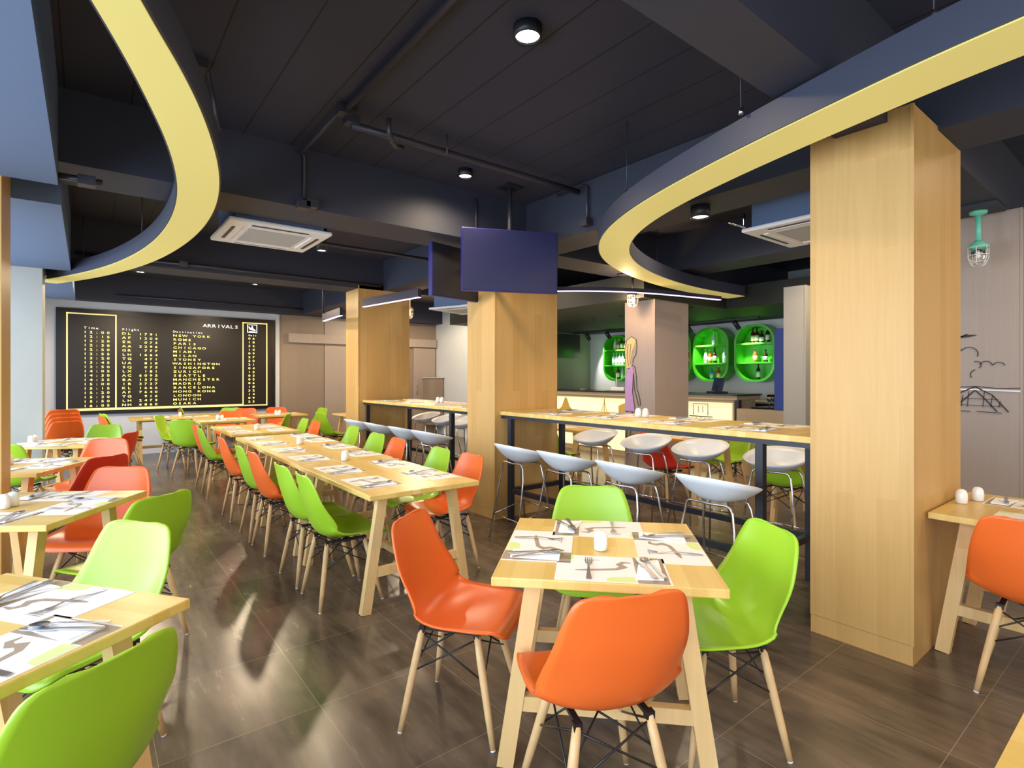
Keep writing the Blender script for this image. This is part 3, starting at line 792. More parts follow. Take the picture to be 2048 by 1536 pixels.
# ------------------------------------------------------------------ window-side tables
WG = 'square tables along the windows'; WC = 'shell chairs at the window-side tables'
def phr(t): return t
win = [(-.31, 2.07, 125.9, .82, 'nearest window-side table', [(90, 'wall'), ]),
       (-.26, 3.92, 56, .80, 'second window-side table from the camera', []),
       (-.46, 5.79, 62, .84, 'third window-side table from the camera', []),
       (-.17, 7.55, 62, .74, 'farthest window-side table', [])]
for (x, y, a, s, ph, _) in win:
    make_table(x, y, a if ph.startswith('near') else a + 90, s, s - .01, {'near': 'square wooden table nearest the camera along the windows', 'seco': 'square wooden table, second from the camera along the windows',
                                   'thir': 'square wooden table, third from the camera along the windows', 'fart': 'square wooden table, farthest along the windows'}[ph[:4]], WG)
    base = 125.9 if ph.startswith('near') else a
    sides = [('camera side', base + 180), ('aisle side', base - 90), ('far side', base), ('window side', base + 90)]
    for sd, d in sides:
        t = math.radians(d)
        setting(x + math.cos(t) * .262, y + math.sin(t) * .262, d + 180, TZ, sd + ' of the ' + ph, 'mnfks' if ph[0] in 'ns' else 'mnfk', grp='the window-side tables')
shakers(-.45, 7.70, TZ, 60, 'on the farthest window-side table'); shakers(-.5, 5.85, TZ, 60, 'on the third window-side table')
shakers(-.33, 3.95, TZ, 60, 'on the second window-side table')
chair('green', -.11, 1.70, 125.9, 'big lime green shell chair with its back to the camera, nearest the camera of all', WC)
chair('green', -.03, 2.63, 216, 'pale lit lime green shell chair facing the camera at the nearest window table', WC)
chair('green', .17, 3.58, 126, 'lime green shell chair seen from behind on aisle side of second window table', WC)
chair('orange', .05, 4.36, 236, 'orange shell chair facing the camera beyond the second window table', WC)
chair('shaded_orange', -.03, 5.48, 130, 'shaded orange shell chair seen from behind on aisle side of third window table', WC)
chair('orange', .05, 6.50, 242, 'orange shell chair facing the camera beyond the third window table', WC)
chair('shaded_orange', .17, 7.5, 152, 'shaded orange shell chair on aisle side of the farthest window table', WC)
chair('green', .08, 8.53, 242, 'lime green shell chair facing the camera beyond the farthest window table', WC)
chair('green', -.52, 6.98, 65, 'lime green shell chair with its back to the camera at the farthest window table', WC)

# ------------------------------------------------------------------ right-hand tables
make_table(3.83, .195, 0, .81, 1.36, 'wooden table butting against the big bamboo column')
chair('orange', 3.43, .46, 4, 'orange shell chair at the table butting against the big bamboo column')
setting(3.62, .45, 0, TZ, 'orange chair place of the table against the big column', 'mf', grp='the table against the big column')
setting(4.03, .55, 180, TZ, 'far place of the table against the big column', 'mnfk', grp='the table against the big column')
shakers(3.885, .80, TZ, -15, 'on the table against the big column', gap=.155)
make_table(1.35, -.17, 90, .8, .8, 'table whose pale corner just enters the picture low beside the camera')

# ------------------------------------------------------------------ high tables and stools
def high_table(y0, y1, posts, label):
    r = empty('high_table', (3.7, (y0 + y1) / 2, 0)); tag(r, label, 'high table', 'high tables with black steel frames')
    yc = (y0 + y1) / 2; h = (y1 - y0) / 2 - .004
    obj('tabletop', MB().box(-.39, -h, 1.062, .39, h, 1.10, 'wood_top'), r, bevel=.003)
    fr = MB(); a, b = posts[0] - yc, posts[1] - yc
    fr.box(-.37, -h, 1.03, -.33, h, 1.06, 'steel_dark').box(.33, -h, 1.03, .37, h, 1.06, 'steel_dark')
    fr.box(-.33, a - .02, 1.03, .33, a + .02, 1.06, 'steel_dark').box(-.33, b - .02, 1.03, .33, b + .02, 1.06, 'steel_dark')
    obj('steel_frame', fr, r)
    for x in (-.35, .35):
        for y in (a, b):
            obj('post', MB().box(x - .025, y - .025, 0, x + .025, y + .025, 1.03, 'steel_dark'), r)
        obj('foot_rail', MB().box(x - .02, a + .025, .29, x + .02, b - .025, .335, 'steel_dark'), r)
    for y in (a, b):
        obj('end_rail', MB().box(-.325, y - .02, .29, .325, y + .02, .335, 'steel_dark'), r)
    return r
high_table(1.38, 4.42, (1.72, 4.28), 'near high table on black steel posts between the two nearer bamboo columns')
high_table(4.92, 7.92, (5.4, 7.8), 'far high table on black steel posts between the two farther bamboo columns')
SG = {}
o4 = ['first', 'second', 'third', 'fourth']
for k, y in enumerate((1.83, 2.51, 3.15, 3.73)):
    stool(3.04, y, 0 + random.uniform(-4, 4), 'white bar stool, %s from the big column on aisle side of near high table' % o4[k], 'bar stools at the near high table')
for k, y in enumerate((2.13, 2.83, 3.44, 4.13)):
    stool(4.40, y, 180 + random.uniform(-4, 4), 'white bar stool, %s from the big column on bar side of near high table' % o4[k], 'bar stools at the near high table')
for k, y in enumerate((5.33, 5.91, 6.63, 7.32)):
    stool(3.05, y, random.uniform(-4, 4), 'white bar stool, %s from the screens on aisle side of far high table' % o4[k], 'bar stools at the far high table')
for k, y in enumerate((6.75, 7.3, 7.95)):
    stool(4.42, y, 180 + random.uniform(-4, 4), 'white bar stool, %s visible past the screens on bar side of far high table' % o4[k], 'bar stools at the far high table')
for k, y in enumerate((1.9, 2.55, 3.2, 3.85)):
    setting(3.49, y, 0, 1.10, '%s aisle-side place from big column on near high table' % o4[k], grp='the near high table')
    setting(3.91, y, 180, 1.10, '%s bar-side place from big column on near high table' % o4[k], grp='the near high table')
for k, y in enumerate((5.4, 6.0, 6.7, 7.4)):
    setting(3.49, y, 0, 1.10, '%s aisle-side place from screens on far high table' % o4[k], 'mnfk', grp='the far high table')
    setting(3.91, y, 180, 1.10, '%s bar-side place from screens on far high table' % o4[k], 'mnf', grp='the far high table')
shakers(3.79, 3.0, 1.10, -60, 'on the near high table'); shakers(3.75, 6.35, 1.10, -60, 'on the far high table')

# ------------------------------------------------------------------ tables in front of the bar
BG = 'tables between the high tables and the bar'; BC = 'shell chairs in front of the bar'
make_table(5.42, 5.45, 90, .85, .8, 'low wooden table behind the high table, on the screens side of the woman column', BG)
make_table(5.62, 3.72, 90, .85, .8, 'low wooden table between the woman column and the big column', BG)
make_table(5.75, 2.35, 90, .85, .8, 'low wooden table closest behind the big column', BG)
chair('green', 4.83, 5.2, 5, 'lime green shell chair before the bar, at the table nearest the screens', BC)
chair('shaded_orange', 5.12, 3.72, -4, 'shaded orange shell chair before the bar, seen under the near high table', BC)
chair('green', 6.15, 3.6, 182, 'lime green shell chair on bar side of the table by the woman column', BC)
chair('green', 5.22, 2.45, 0, 'lime green shell chair half hidden by the big bamboo column', BC)
chair('orange', 5.3, 5.98, -80, 'orange shell chair by the bamboo column before the bar', BC)
for (x, y, d, ph) in ((5.25, 5.5, 0, 'aisle side of the low table nearest the screens'), (5.62, 5.4, 180, 'bar side of the low table nearest the screens'),
                      (5.45, 3.75, 0, 'aisle side of the low table by the woman column'), (5.8, 3.7, 180, 'bar side of the low table by the woman column'),
                      (5.57, 2.4, 0, 'aisle side of the low table behind the big column')):
    setting(x, y, d, TZ, ph, 'mnf', grp='the tables before the bar')

# ------------------------------------------------------------------ bar
k1 = tag(empty('bar_counter', (7.9, 6.7, 0)), 'long bar counter with glowing cream front and dark stone top', 'counter')
def K(name, mb, label=None):
    mb.xf(Matrix.Translation((-7.9, -6.7, 0))); o = obj(name, mb, k1)
    if label: o['label'] = label
    return o
K('carcass', MB().box(7.76, 4.35, 0, 8.3, 9.08, 1.10, 'counter_beige'))
K('lit_front', MB().box(7.73, 4.42, .1, 7.757, 9.05, 1.05, 'backlit'), 'glowing cream front panel')
K('counter_top', MB().box(7.66, 4.30, 1.10, 8.36, 9.08, 1.16, 'counter_beige').box(7.64, 4.28, 1.16, 8.38, 9.08, 1.185, 'stone_dark'))
K('end_post', MB().box(7.68, 4.28, 0, 7.76, 4.35, 1.10, 'stone_dark'))
# sketches on the lit front (u along -Y)
def sk(strokes, y): 
    q = drawing('skyline_sketch', k1, strokes, (7.727 - 7.9, y - 6.7, 0), (0, -1, 0)); return q
sk([('fill', [(-.30, .72), (-.12, .84), (-.04, 1.0), (.0, 1.045), (.04, 1.0), (.12, .84), (.30, .72)], 'print_ochre')], 8.05)
sk([('s', [(0, .7), (.0, 1.04)], .02, 'print_ochre'), ('s', [(-.1, .7), (0, .98), (.1, .7)], .02, 'print_ochre')], 7.0)
sk([('fill', [(-.3, .6), (-.3, .92), (-.02, 1.02), (.3, .94), (.3, .6)], 'print_ochre')], 6.35)
st = []
for a in range(5): st.append(('s', [(-.12 + .06 * a, .62), (-.12 + .06 * a, .7)], .008, L_))
st += [('s', [(-.2, .62), (.2, .62)], .01, L_), ('s', [(-.16, .72), (.16, .72)], .01, L_), ('s', [(-.1, .74), (-.1, .92), (.1, .92), (.1, .74)], .008, L_), ('s', [(-.03, .78), (-.03, .88)], .006, L_), ('s', [(.03, .78), (.03, .88)], .006, L_)]
st = [(q_[0], [(a_ * 1.3, b_ + .1) for a_, b_ in q_[1]], q_[2] * 1.3, q_[3]) for q_ in st]
sk(st, 4.95)
# back counter
k2 = tag(empty('back_counter', (8.9, 3.6, 0)), 'low beige counter with dark slab top right of the bar end', 'counter')
obj('body', MB().box(-.7, -.8, 0, .6, .72, .93, 'counter_beige'), k2); obj('slab', MB().box(-.74, -.82, .93, .62, .74, .98, 'stone_dark'), k2)
bc = tag(obj('back_shelf_counter', MB().box(9.0, 4.5, 0, 9.54, 9.08, 1.0, 'stone_dark').box(8.97, 4.48, 1.0, 9.54, 9.08, 1.03, 'counter_beige')), 'dark work counter along the wall beneath the green shelves', 'counter')
# till
t = tag(empty('till_monitor', (8.0, 4.85, 1.186), math.radians(180 - 35)), 'black touch screen till on the bar counter', 'till')
obj('base', MB().box(-.14, -.13, 0, .1, .13, .03, 'black'), t)
obj('screen', MB().box(-.02, -.17, .04, .01, .17, .25, 'blackglass').xf(Matrix.Rotation(math.radians(-14), 4, 'Y')), t)
obj('stand', MB().box(-.03, -.03, .02, .0, .03, .12, 'black'), t)
o = tag(empty('wireless_phone_dock', (7.9, 6.75, 1.186)), 'small white appliance with thin upright aerial on the bar counter', 'appliance')
obj('body', MB().box(-.1, -.16, 0, .1, .16, .07, 'ac_white'), o, bevel=.015); obj('aerial', MB().tube([(0, .1, .07), (0, .1, .33)], .012, 'ac_white'), o)
o = tag(obj('white_dish', MB().lathe([(.05, 0), (.09, .02), (.095, .025), (.05, .008), (.0001, .006)], 'ceramic'), loc=(7.85, 7.65, 1.186)), 'small white dish lying on the bar counter', 'dish')
# glasses on the low counter
gm = MB().lathe([(.03, 0), (.032, .004), (.004, .008), (.004, .06), (.02, .08), (.036, .11), (.037, .15), (.033, .19), (.031, .19), (.034, .15), (.033, .112), (.002, .075)], 'glass', n=14).mesh('wine_glass')
q = 0
for i in range(2):
    for jx in range(7):
        q += 1
        o = link('wine_glass', gm, None, (8.35 + .13 * i, 3.55 + .1 * jx, .981)); tag(o, 'clear stemmed glass in the ranks on the low beige counter', 'glass', 'stemmed glasses on the low counter')
# blue panel
struct('wall_partition', MB().box(7.62, 3.33, 0, 7.74, 4.28, .978, 'counter_beige'))
tag(obj('blue_panel', MB().box(7.62, 3.33, .98, 7.74, 3.72, 2.13, 'blue_panel'), bevel=.005), 'blue upright panel between the green shelves and the pale pier', 'panel')
tag(obj('small_wall_box', MB().box(7.5, 3.34, 2.13, 7.74, 3.52, 2.38, 'wall_pale'), bevel=.004), 'small pale box above the blue panel', 'box')
# dark tray thing on the high table end
t = tag(empty('menu_tray', (4.55, 1.75, .98)), 'dark tray with white crockery past the end of the near high table', 'tray')
# (stands on its own slim side table)
obj('side_table_top', MB().box(-.2, -.25, -.03, .35, .2, 0, 'stone_dark'), t); obj('side_table_leg', MB().box(.04, -.06, -.98, .1, .0, -.03, 'steel_dark'), t)
obj('tray_rim', MB().box(-.17, -.22, 0, .32, -.205, .05, 'black').box(-.17, .155, 0, .32, .17, .05, 'black').box(.305, -.22, 0, .32, .17, .12, 'black').box(-.17, -.22, 0, -.155, .17, .05, 'black'), t)
for i, (x, y) in enumerate(((4.56, 1.62), (4.66, 1.72), (4.72, 1.6))):
    o = link('cup', MB().lathe([(.025, 0), (.035, .03), (.04, .055), (.037, .055), (.03, .01), (.0001, .006)], 'ceramic').mesh('cup'), None, (x, y, .981)); tag(o, 'white cup standing in the dark tray behind the big column', 'cup', 'cups in the dark tray')

# green capsule shelves
def capsule(w, h, r, n=7):
    pts = []
    for cx, cz, a0 in ((w / 2 - r, h / 2 - r, 0), (-w / 2 + r, h / 2 - r, 90), (-w / 2 + r, -h / 2 + r, 180), (w / 2 - r, -h / 2 + r, 270)):
        for i in range(n + 1):
            a = math.radians(a0 + 90 * i / n); pts.append((cx + r * math.cos(a), cz + r * math.sin(a)))
    return pts
def shelf_unit(y, label):
    r = empty('bottle_shelf', (9.54, y, 1.87)); tag(r, label, 'shelf', 'green capsule shelves behind the bar')
    W, H, D = .74, 1.02, .30
    po = capsule(W, H, .31); pi_ = capsule(W - .08, H - .08, .27); n = len(po); mb = MB()
    vs = []
    for x in (0, -D):
        vs += [(x, a, b) for a, b in po] + [(x, a, b) for a, b in pi_]
    fs = []
    for i in range(n):
        j = (i + 1) % n
        fs += [(i, j, 2 * n + j, 2 * n + i), (n + j, n + i, 3 * n + i, 3 * n + j), (2 * n + i, 2 * n + j, 3 * n + j, 3 * n + i)]
    mb.add(vs, fs, 'shelf_green', True)
    o = obj('surround', mb, r)
    for p in o.data.polygons: p.use_smooth = False
    bp = MB(); bp.add([(-.005, a, b) for a, b in pi_] + [(-.012, a, b) for a, b in pi_], [tuple(range(n)), tuple(range(2 * n - 1, n - 1, -1))], 'shelf_green')
    obj('back_panel', bp, r)
    for z in (.17, -.17):
        ww = W / 2 - .045 
        obj('shelf_board', MB().box(-D + .005, -ww + .004, z - .015, -.013, ww - .004, z + .015, 'shelf_green'), r)
    return r
SY = [(4.87, 'green capsule bottle shelf next to the blue panel'), (5.72, 'green capsule bottle shelf above the till'), (6.50, 'green capsule bottle shelf mostly hidden by the woman column'), (8.04, 'green capsule bottle shelf nearest the wall television')]
for y, lb in SY: shelf_unit(y, lb)
def bottle_mesh(name, glassc, labelc, h=.28, r=.036, cap='black'):
    M['b_' + name] = plain('bottle_' + name, glassc, .12, var=.02); M['l_' + name] = plain('label_' + name, labelc, .5, var=.05)
    bd_ = MB().lathe([(r * .92, 0), (r, .006), (r, h * .55), (r * .8, h * .66), (r * .34, h * .74), (r * .32, h * .93)], 'b_' + name, n=14).mesh('b' + name)
    lb_ = MB().lathe([(r * 1.02, h * .14), (r * 1.02, h * .46)], 'l_' + name, n=14).mesh('l' + name)
    cp_ = MB().lathe([(r * .38, h * .93), (r * .38, h), (.0001, h)], cap, n=10).mesh('c' + name)
    return bd_, lb_, cp_
BT = {'dark': bottle_mesh('dark', srgb(60, 24, 18), srgb(230, 222, 200), .29, .037),
      'clear': bottle_mesh('clear', srgb(190, 214, 220), srgb(236, 236, 236), .28, .034, 'chrome'),
      'amber': bottle_mesh('amber', srgb(170, 90, 40), srgb(236, 214, 170), .25, .038, 'ceramic'),
      'green': bottle_mesh('green', srgb(30, 60, 30), srgb(232, 232, 220), .30, .034, 'line_gold'),
      'blue': bottle_mesh('blue', srgb(60, 150, 190), srgb(180, 214, 220), .24, .038, 'chrome'),
      'square': bottle_mesh('square', srgb(40, 28, 24), srgb(220, 220, 220), .22, .042)}
BW = {'dark': 'dark brown bottle', 'clear': 'clear glass bottle', 'amber': 'amber bottle', 'green': 'dark green bottle', 'blue': 'blue bottle', 'square': 'squat black bottle'}
tier = {.185: 'top tier', -.155: 'middle tier', -.42: 'bottom tier'}
sname = ['by blue panel', 'above till', 'behind woman column', 'nearest wall television']
contents = [{.185: [(.10, 'dark'), (.03, 'dark'), (-.06, 'square'), (-.17, 'dark')], -.155: [(.06, 'amber'), (-.13, 'square')], -.465: [(.0, 'green')]},
            {.185: [(.02, 'clear')], -.155: [(.19, 'clear'), (.1, 'amber'), (.0, 'dark'), (-.2, 'clear')], -.465: [(.06, 'blue'), (-.08, 'amber')]},
            {.185: [(.1, 'dark'), (-.1, 'clear')], -.155: [(-.1, 'clear'), (-.22, 'amber')], -.465: [(-.05, 'amber')]},
            {.185: [(.15, 'clear'), (.06, 'amber'), (-.04, 'green'), (-.14, 'dark')], -.155: [(.2, 'clear'), (.11, 'clear'), (.02, 'clear'), (-.07, 'clear'), (-.17, 'dark')], -.465: [(.06, 'dark'), (-.06, 'clear')]}]
for (y, _), nm_, ct in zip(SY, sname, contents):
    for tz, lst in ct.items():
        for k, (dy, kd) in enumerate(lst):
            r = empty('bottle', (9.40, y + dy, 1.87 + (tz if tz > -.4 else -.464))); 
            ty = 'top tier' if tz > 0 else ('middle tier' if tz > -.4 else 'bottom tier')
            same = [i for i, q_ in enumerate(lst) if q_[1] == kd]
            extra = '' if len(same) == 1 else ' %s from left of its kind,' % ['first', 'second', 'third', 'fourth'][same.index(k)]
            tag(r, '%s,%s %s, green shelf %s' % (BW[kd], extra, ty, nm_), 'bottle', 'bottles on the green shelves')
            for pn_, me_ in zip(('glass', 'paper_label', 'cap'), BT[kd]): link(pn_, me_, r)

# wall television in the bar
t = tag(empty('wall_television', (8.55, 9.05, 2.16)), 'black flat television on the grey green wall behind the bar', 'television')
obj('screen', MB().box(-.55, -.05, -.27, .55, -.01, .27, 'stone_dark'), t, bevel=.006); obj('wall_bracket', MB().box(-.1, -.012, -.1, .1, .04, .1, 'black'), t)

# track spotlights
def spot_head(x, y, z, d, label):
    r = empty('track_spotlight', (x, y, z)); tag(r, label, 'spotlight', 'black spotlights over the bar')
    d = Vector(d).normalized()
    obj('housing', MB().tube([Vector((0, 0, -.09)) - d * .08, Vector((0, 0, -.09)) + d * .08], .042, 'black', 12), r)
    obj('stem', MB().tube([(0, 0, 0), (0, 0, -.09)], .01, 'black', 6), r)
spots = [(8.9, 5.0, 'black track spotlight closest to the blue panel'), (8.9, 5.95, 'black track spotlight over the shelf above the till'), (8.9, 7.95, 'black track spotlight over the shelf nearest the television'), (8.95, 8.6, 'black track spotlight between the television and the green shelf')]
tr = tag(obj('light_track', MB().box(8.87, 4.6, 2.44, 8.93, 9.0, 2.468, 'black')), 'long black lighting track on the low ceiling over the bar', 'light track')
for x, y, lb in spots: spot_head(x, y, 2.44, (.75, -.2, -.9), lb)

# ------------------------------------------------------------------ rings of light
def smooth_path(pts, n=5, closed=False):
    out = []
    for i in range(len(pts) - 1):
        p0 = pts[max(0, i - 1)]; p1 = pts[i]; p2 = pts[i + 1]; p3 = pts[min(len(pts) - 1, i + 2)]
        for k in range(n):
            f = k / n
            out.append(tuple(0.5 * ((2 * b) + (c - a) * f + (2 * a - 5 * b + 4 * c - d) * f * f + (-a + 3 * b - 3 * c + d) * f ** 3) for a, b, c, d in zip(p0, p1, p2, p3)))
    out.append(pts[-1]); return out
def light_band(name, pts, width, z, h, label, diff='glow', inset=.010, side=None):
    side = side or ('ring_side' if diff == 'glow' else 'strip_side')
    P = [Vector(p) for p in smooth_path(pts)]
    for _ in range(40): P = [P[0]] + [(P[i - 1] + P[i] * 2 + P[i + 1]) / 4 for i in range(1, len(P) - 1)] + [P[-1]]
    W = [v[0] for v in smooth_path([(w_,) for w_ in width])] if isinstance(width, list) else [width] * len(P)
    r = empty(name, (0, 0, z)); tag(r, label, 'ceiling light')
    c = Vector((sum(p.x for p in P) / len(P), sum(p.y for p in P) / len(P)))
    for p in P: pass
    r.location = (c.x, c.y, z)
    Lp = []; Rp = []
    for i, p in enumerate(P):
        t = (P[min(i + 1, len(P) - 1)] - P[max(i - 1, 0)]).normalized(); n = Vector((-t.y, t.x)); Lp.append((p - c + n * W[i] / 2, n)); Rp.append((p - c - n * W[i] / 2, n))
    def strip(o0, o1, z0, z1, mat):
        mb = MB(); vs = []; k = len(P)
        for i in range(k):
            a = Lp[i][0] - Lp[i][1] * o0; b = Rp[i][0] + Rp[i][1] * o1
            vs += [(a.x, a.y, z0), (b.x, b.y, z0), (b.x, b.y, z1), (a.x, a.y, z1)]
        fs = [(0, 1, 2, 3)]
        for i in range(k - 1):
            o = i * 4
            for a, b in ((0, 1), (1, 2), (2, 3), (3, 0)): fs.append((o + b, o + a, o + 4 + a, o + 4 + b))
        o = (k - 1) * 4; fs.append((o + 3, o + 2, o + 1, o)); return mb.add(vs, fs, mat)
    obj('housing', strip(0, 0, .006, h, side), r)
    obj('diffuser', strip(inset, inset, 0, .006, diff), r)
    return r, P
K_ = .9 / 1.1
Lpts = [(-.06, 1.28), (0, 1.45), (.055, 1.60), (.095, 1.72), (.16, 1.87), (.225, 2.09), (.315, 2.38), (.40, 2.76), (.455, 3.13), (.495, 3.68), (.45, 4.44), (.335, 5.11), (.19, 5.65), (-.01, 6.26), (-.30, 6.80)]
Lw = [.10, .115, .125, .135, .15, .165, .175, .185, .19, .19, .185, .185, .18, .18, .17]
Rpts = [(1.85, -.8), (1.9, -.3), (1.93, .1), (1.955, .29), (1.972, .43), (2.0, .56), (2.045, .73), (2.085, .91), (2.15, 1.16), (2.24, 1.46), (2.36, 1.78), (2.45, 1.95), (2.555, 2.14), (2.67, 2.31), (2.84, 2.5), (3.06, 2.69), (3.35, 2.87), (3.74, 3.03), (4.21, 3.17), (4.74, 3.27), (5.28, 3.30), (5.79, 3.26)]
RZ = 2.60; KR = (RZ - EYE) / .9
Lpts = [(a * KR, b * KR) for a, b in Lpts]; Rpts = [(a * KR, b * KR) for a, b in Rpts]; Lw = [v * KR for v in Lw]
light_band('pendant_light_ribbon', Lpts, Lw, RZ, .15, 'sweeping curved ribbon light with cream diffuser over the window tables')
light_band('pendant_light_ribbon', Rpts, .225 * KR, RZ, .15, 'sweeping curved ribbon light with cream diffuser passing before the big column')
light_band('pendant_light_strip', [(4.32, 4.66), (4.62, 4.38), (4.95, 4.16), (5.6, 3.98), (6.5, 3.88)], .05, 2.45, .05, 'slim curved dark band with a lilac glowing lower edge, before the woman column', 'purple', .004)
light_band('pendant_light_strip', [(3.2, 5.9), (3.12, 6.5), (3.03, 7.2)], .05, 2.42, .11, 'short dark band with lilac glowing edge between the two farther bamboo columns', 'purple', .004)
light_band('pendant_light_strip', [(2.98, 7.9), (3.0, 8.4), (3.06, 8.9)], .05, 2.36, .12, 'short dark band with lilac glowing edge left of the farthest bamboo column', 'purple', .004)
def hanger(x, y, z0, label, grp, top=None):
    r = empty('suspension_wire', (x, y, z0)); tag(r, label, 'suspension wire', grp); H = (top or ZC) - z0
    obj('wire', MB().tube([(0, 0, 0), (0, 0, H)], .004, 'pipe', 5), r); obj('clip', MB().tube([(0, 0, 0), (0, 0, .03)], .012, 'chrome', 8), r)
for i, (x, y, w) in enumerate(((.40, 6.0, 'bend of the window-side ribbon light'), (-.03, 7.7, 'far end of the window-side ribbon light'), (.62, 4.9, 'middle of the window-side ribbon light'),
        (2.42, .6, 'ribbon light right beside the big column top'), (2.55, 1.41, 'ribbon light before the big column, above its middle run'), (3.03, 2.53, 'bend of the ribbon light by the screens'), (5.4, 4.05, 'far run of the ribbon light by the woman column'))):
    hanger(x, y, RZ + .15, 'thin steel suspension wire holding the ' + w, 'suspension wires of the ribbon lights')

# ------------------------------------------------------------------ hanging televisions
def tv(c, ang, w, h, label, scr='blackglass'):
    r = empty('hanging_television', c, ang); tag(r, label, 'television', 'televisions hung on the ceiling pole')
    obj('screen', MB().box(-w / 2, -.028, -h / 2, w / 2, -.02, h / 2, scr), r)
    obj('bezel', MB().box(-w / 2 - .012, -.02, -h / 2 - .012, w / 2 + .012, .03, h / 2 + .012, 'tv_edge'), r, bevel=.006)
    obj('back_mount', MB().box(-.15, .03, -.12, .15, .07, .12, 'black'), r)
    return r
s_, c_ = math.sin(YAW), math.cos(YAW)
def wp(lat, D): return (D * s_ + lat * c_, D * c_ - lat * s_)
a, b = wp(-.455, 4.86), wp(.42, 5.08)
tv(((a[0] + b[0]) / 2, (a[1] + b[1]) / 2, 2.51), math.atan2(b[1] - a[1], b[0] - a[0]), .88, .545, 'large dark television facing the camera on the ceiling pole')
a, b = wp(-.80, 5.35), wp(-.20, 5.62)
a, b = wp(-.78, 5.25), wp(-.36, 5.75)
tv(((a[0] + b[0]) / 2, (a[1] + b[1]) / 2, 2.50), math.atan2(b[1] - a[1], b[0] - a[0]), .66, .50, 'dark television angled away behind the large one on the ceiling pole', 'black')
px_, py_ = wp(-.02, 5.18)
r = tag(empty('television_pole', (px_, py_, 2.5)), 'steel pole hanging the televisions from the ceiling', 'pole')
obj('pole', MB().tube([(0, 0, 0), (0, 0, ZC - 2.5)], .022, 'chrome' if False else 'pipe', 12), r)
obj('ceiling_plate', MB().box(-.09, -.09, ZC - 2.515, .09, .09, ZC - 2.5, 'steel_dark'), r)
arm = MB().bar((0, 0, .02), ((wp(-.02, 4.99)[0] - px_), (wp(-.02, 4.99)[1] - py_), .02), .04, .04, 'steel_dark').bar((0, 0, .02), (wp(-.5, 5.52)[0] - px_, wp(-.5, 5.52)[1] - py_, .02), .04, .04, 'steel_dark')
obj('bracket_arm', arm, r)

# ------------------------------------------------------------------ air conditioners
def cassette(x, y, z, s, deg, label, box=True, top=None):
    r = empty('ceiling_air_conditioner', (x, y, z), math.radians(deg)); tag(r, label, 'air conditioner', 'ceiling cassette air conditioners')
    h = s / 2
    obj('fascia', MB().box(-h, -h, 0, h, h, .035, 'ac_white'), r, bevel=.012)
    obj('intake_grille', MB().box(-h * .56, -h * .56, -.006, h * .56, h * .56, .004, 'ac_grey'), r)
    for k in range(4):
        v = MB().box(-h * .55, -h * .86, -.004, h * .55, -h * .80, .002, 'black').box(-h * .58, -h * .78, -.007, h * .58, -h * .68, .002, 'ac_white')
        v.xf(Matrix.Rotation(k * PI / 2, 4, 'Z')); obj('louvre', v, r)
    if box: obj('body', MB().box(-h * .86, -h * .86, .035, h * .86, h * .86, (top or ZC) - z - .02 if False else .26, 'beam_blue'), r)
    rod = MB()
    for sx in (-1, 1):
        for sy in (-1, 1): rod.tube([(sx * h * .75, sy * h * .75, .33), (sx * h * .75, sy * h * .75, ZC - z)], .006, 'chrome', 6)
    obj('threaded_rods', rod, r)
    return r
cassette(1.35, 5.37, 2.745, .86, 0, 'white square cassette air conditioner by the bend of the window-side ribbon light')
cassette(4.92, 2.02, 2.70, .90, 0, 'white square cassette air conditioner hanging behind the top of the big column')
cassette(4.75, 7.2, 2.50, .86, 20, 'cream cassette air conditioner between the two farther bamboo columns')

# ------------------------------------------------------------------ downlights
def downlight(x, y, z, r_, label, on=True, depth=.12, mat='lamp_on', grp='ceiling downlights', power=0):
    r = empty('downlight', (x, y, z)); tag(r, label, 'downlight', grp)
    obj('housing', MB().lathe([(r_ * .84, .0), (r_, .0), (r_, depth), (.0001, depth)], 'black', n=20, bottom=False), r)
    obj('lens', MB().lathe([(.0001, .012), (r_ * .84, .012), (r_ * .84, .016), (.0001, .016)], mat if on else 'chrome', n=20), r)
    return r
downlight(1.80, 2.16, ZC - .06, .075, 'brightest round downlight on the plank ceiling before the screens', depth=.06)
downlight(2.62, 4.0, ZC - .06, .065, 'round downlight on the plank ceiling just above the hanging screens', depth=.06)
downlight(2.16, 6.35, ZC - .35, .06, 'round downlight beside the white cassette air conditioner', depth=.35)
downlight(3.82, 2.45, ZC - .56, .075, 'black cylinder downlight between the ribbon light and right air conditioner', depth=.1, mat='lamp_small')
downlight(.62, 9.6, 2.98, .07, 'small round downlight far back over the board, window side', depth=.29)
downlight(2.2, 9.7, 2.98, .06, 'small round downlight far back over the board, centre of the hall', depth=.29)
downlight(-.55, 5.2, 2.72, .05, 'small black spotlight under the bulkhead beside the window column', depth=.25, mat='lamp_small')
for i, (x, y) in enumerate(((7.0, 7.26), (7.0, 6.6), (7.0, 5.98), (7.0, 5.3), (7.0, 4.64))):
    downlight(x, y, 2.458, .035, 'small recessed downlight over the bar, %s from the television' % ['first', 'second', 'third', 'fourth', 'fifth'][i], depth=.012, mat='lamp_small', grp='recessed lights over the bar')

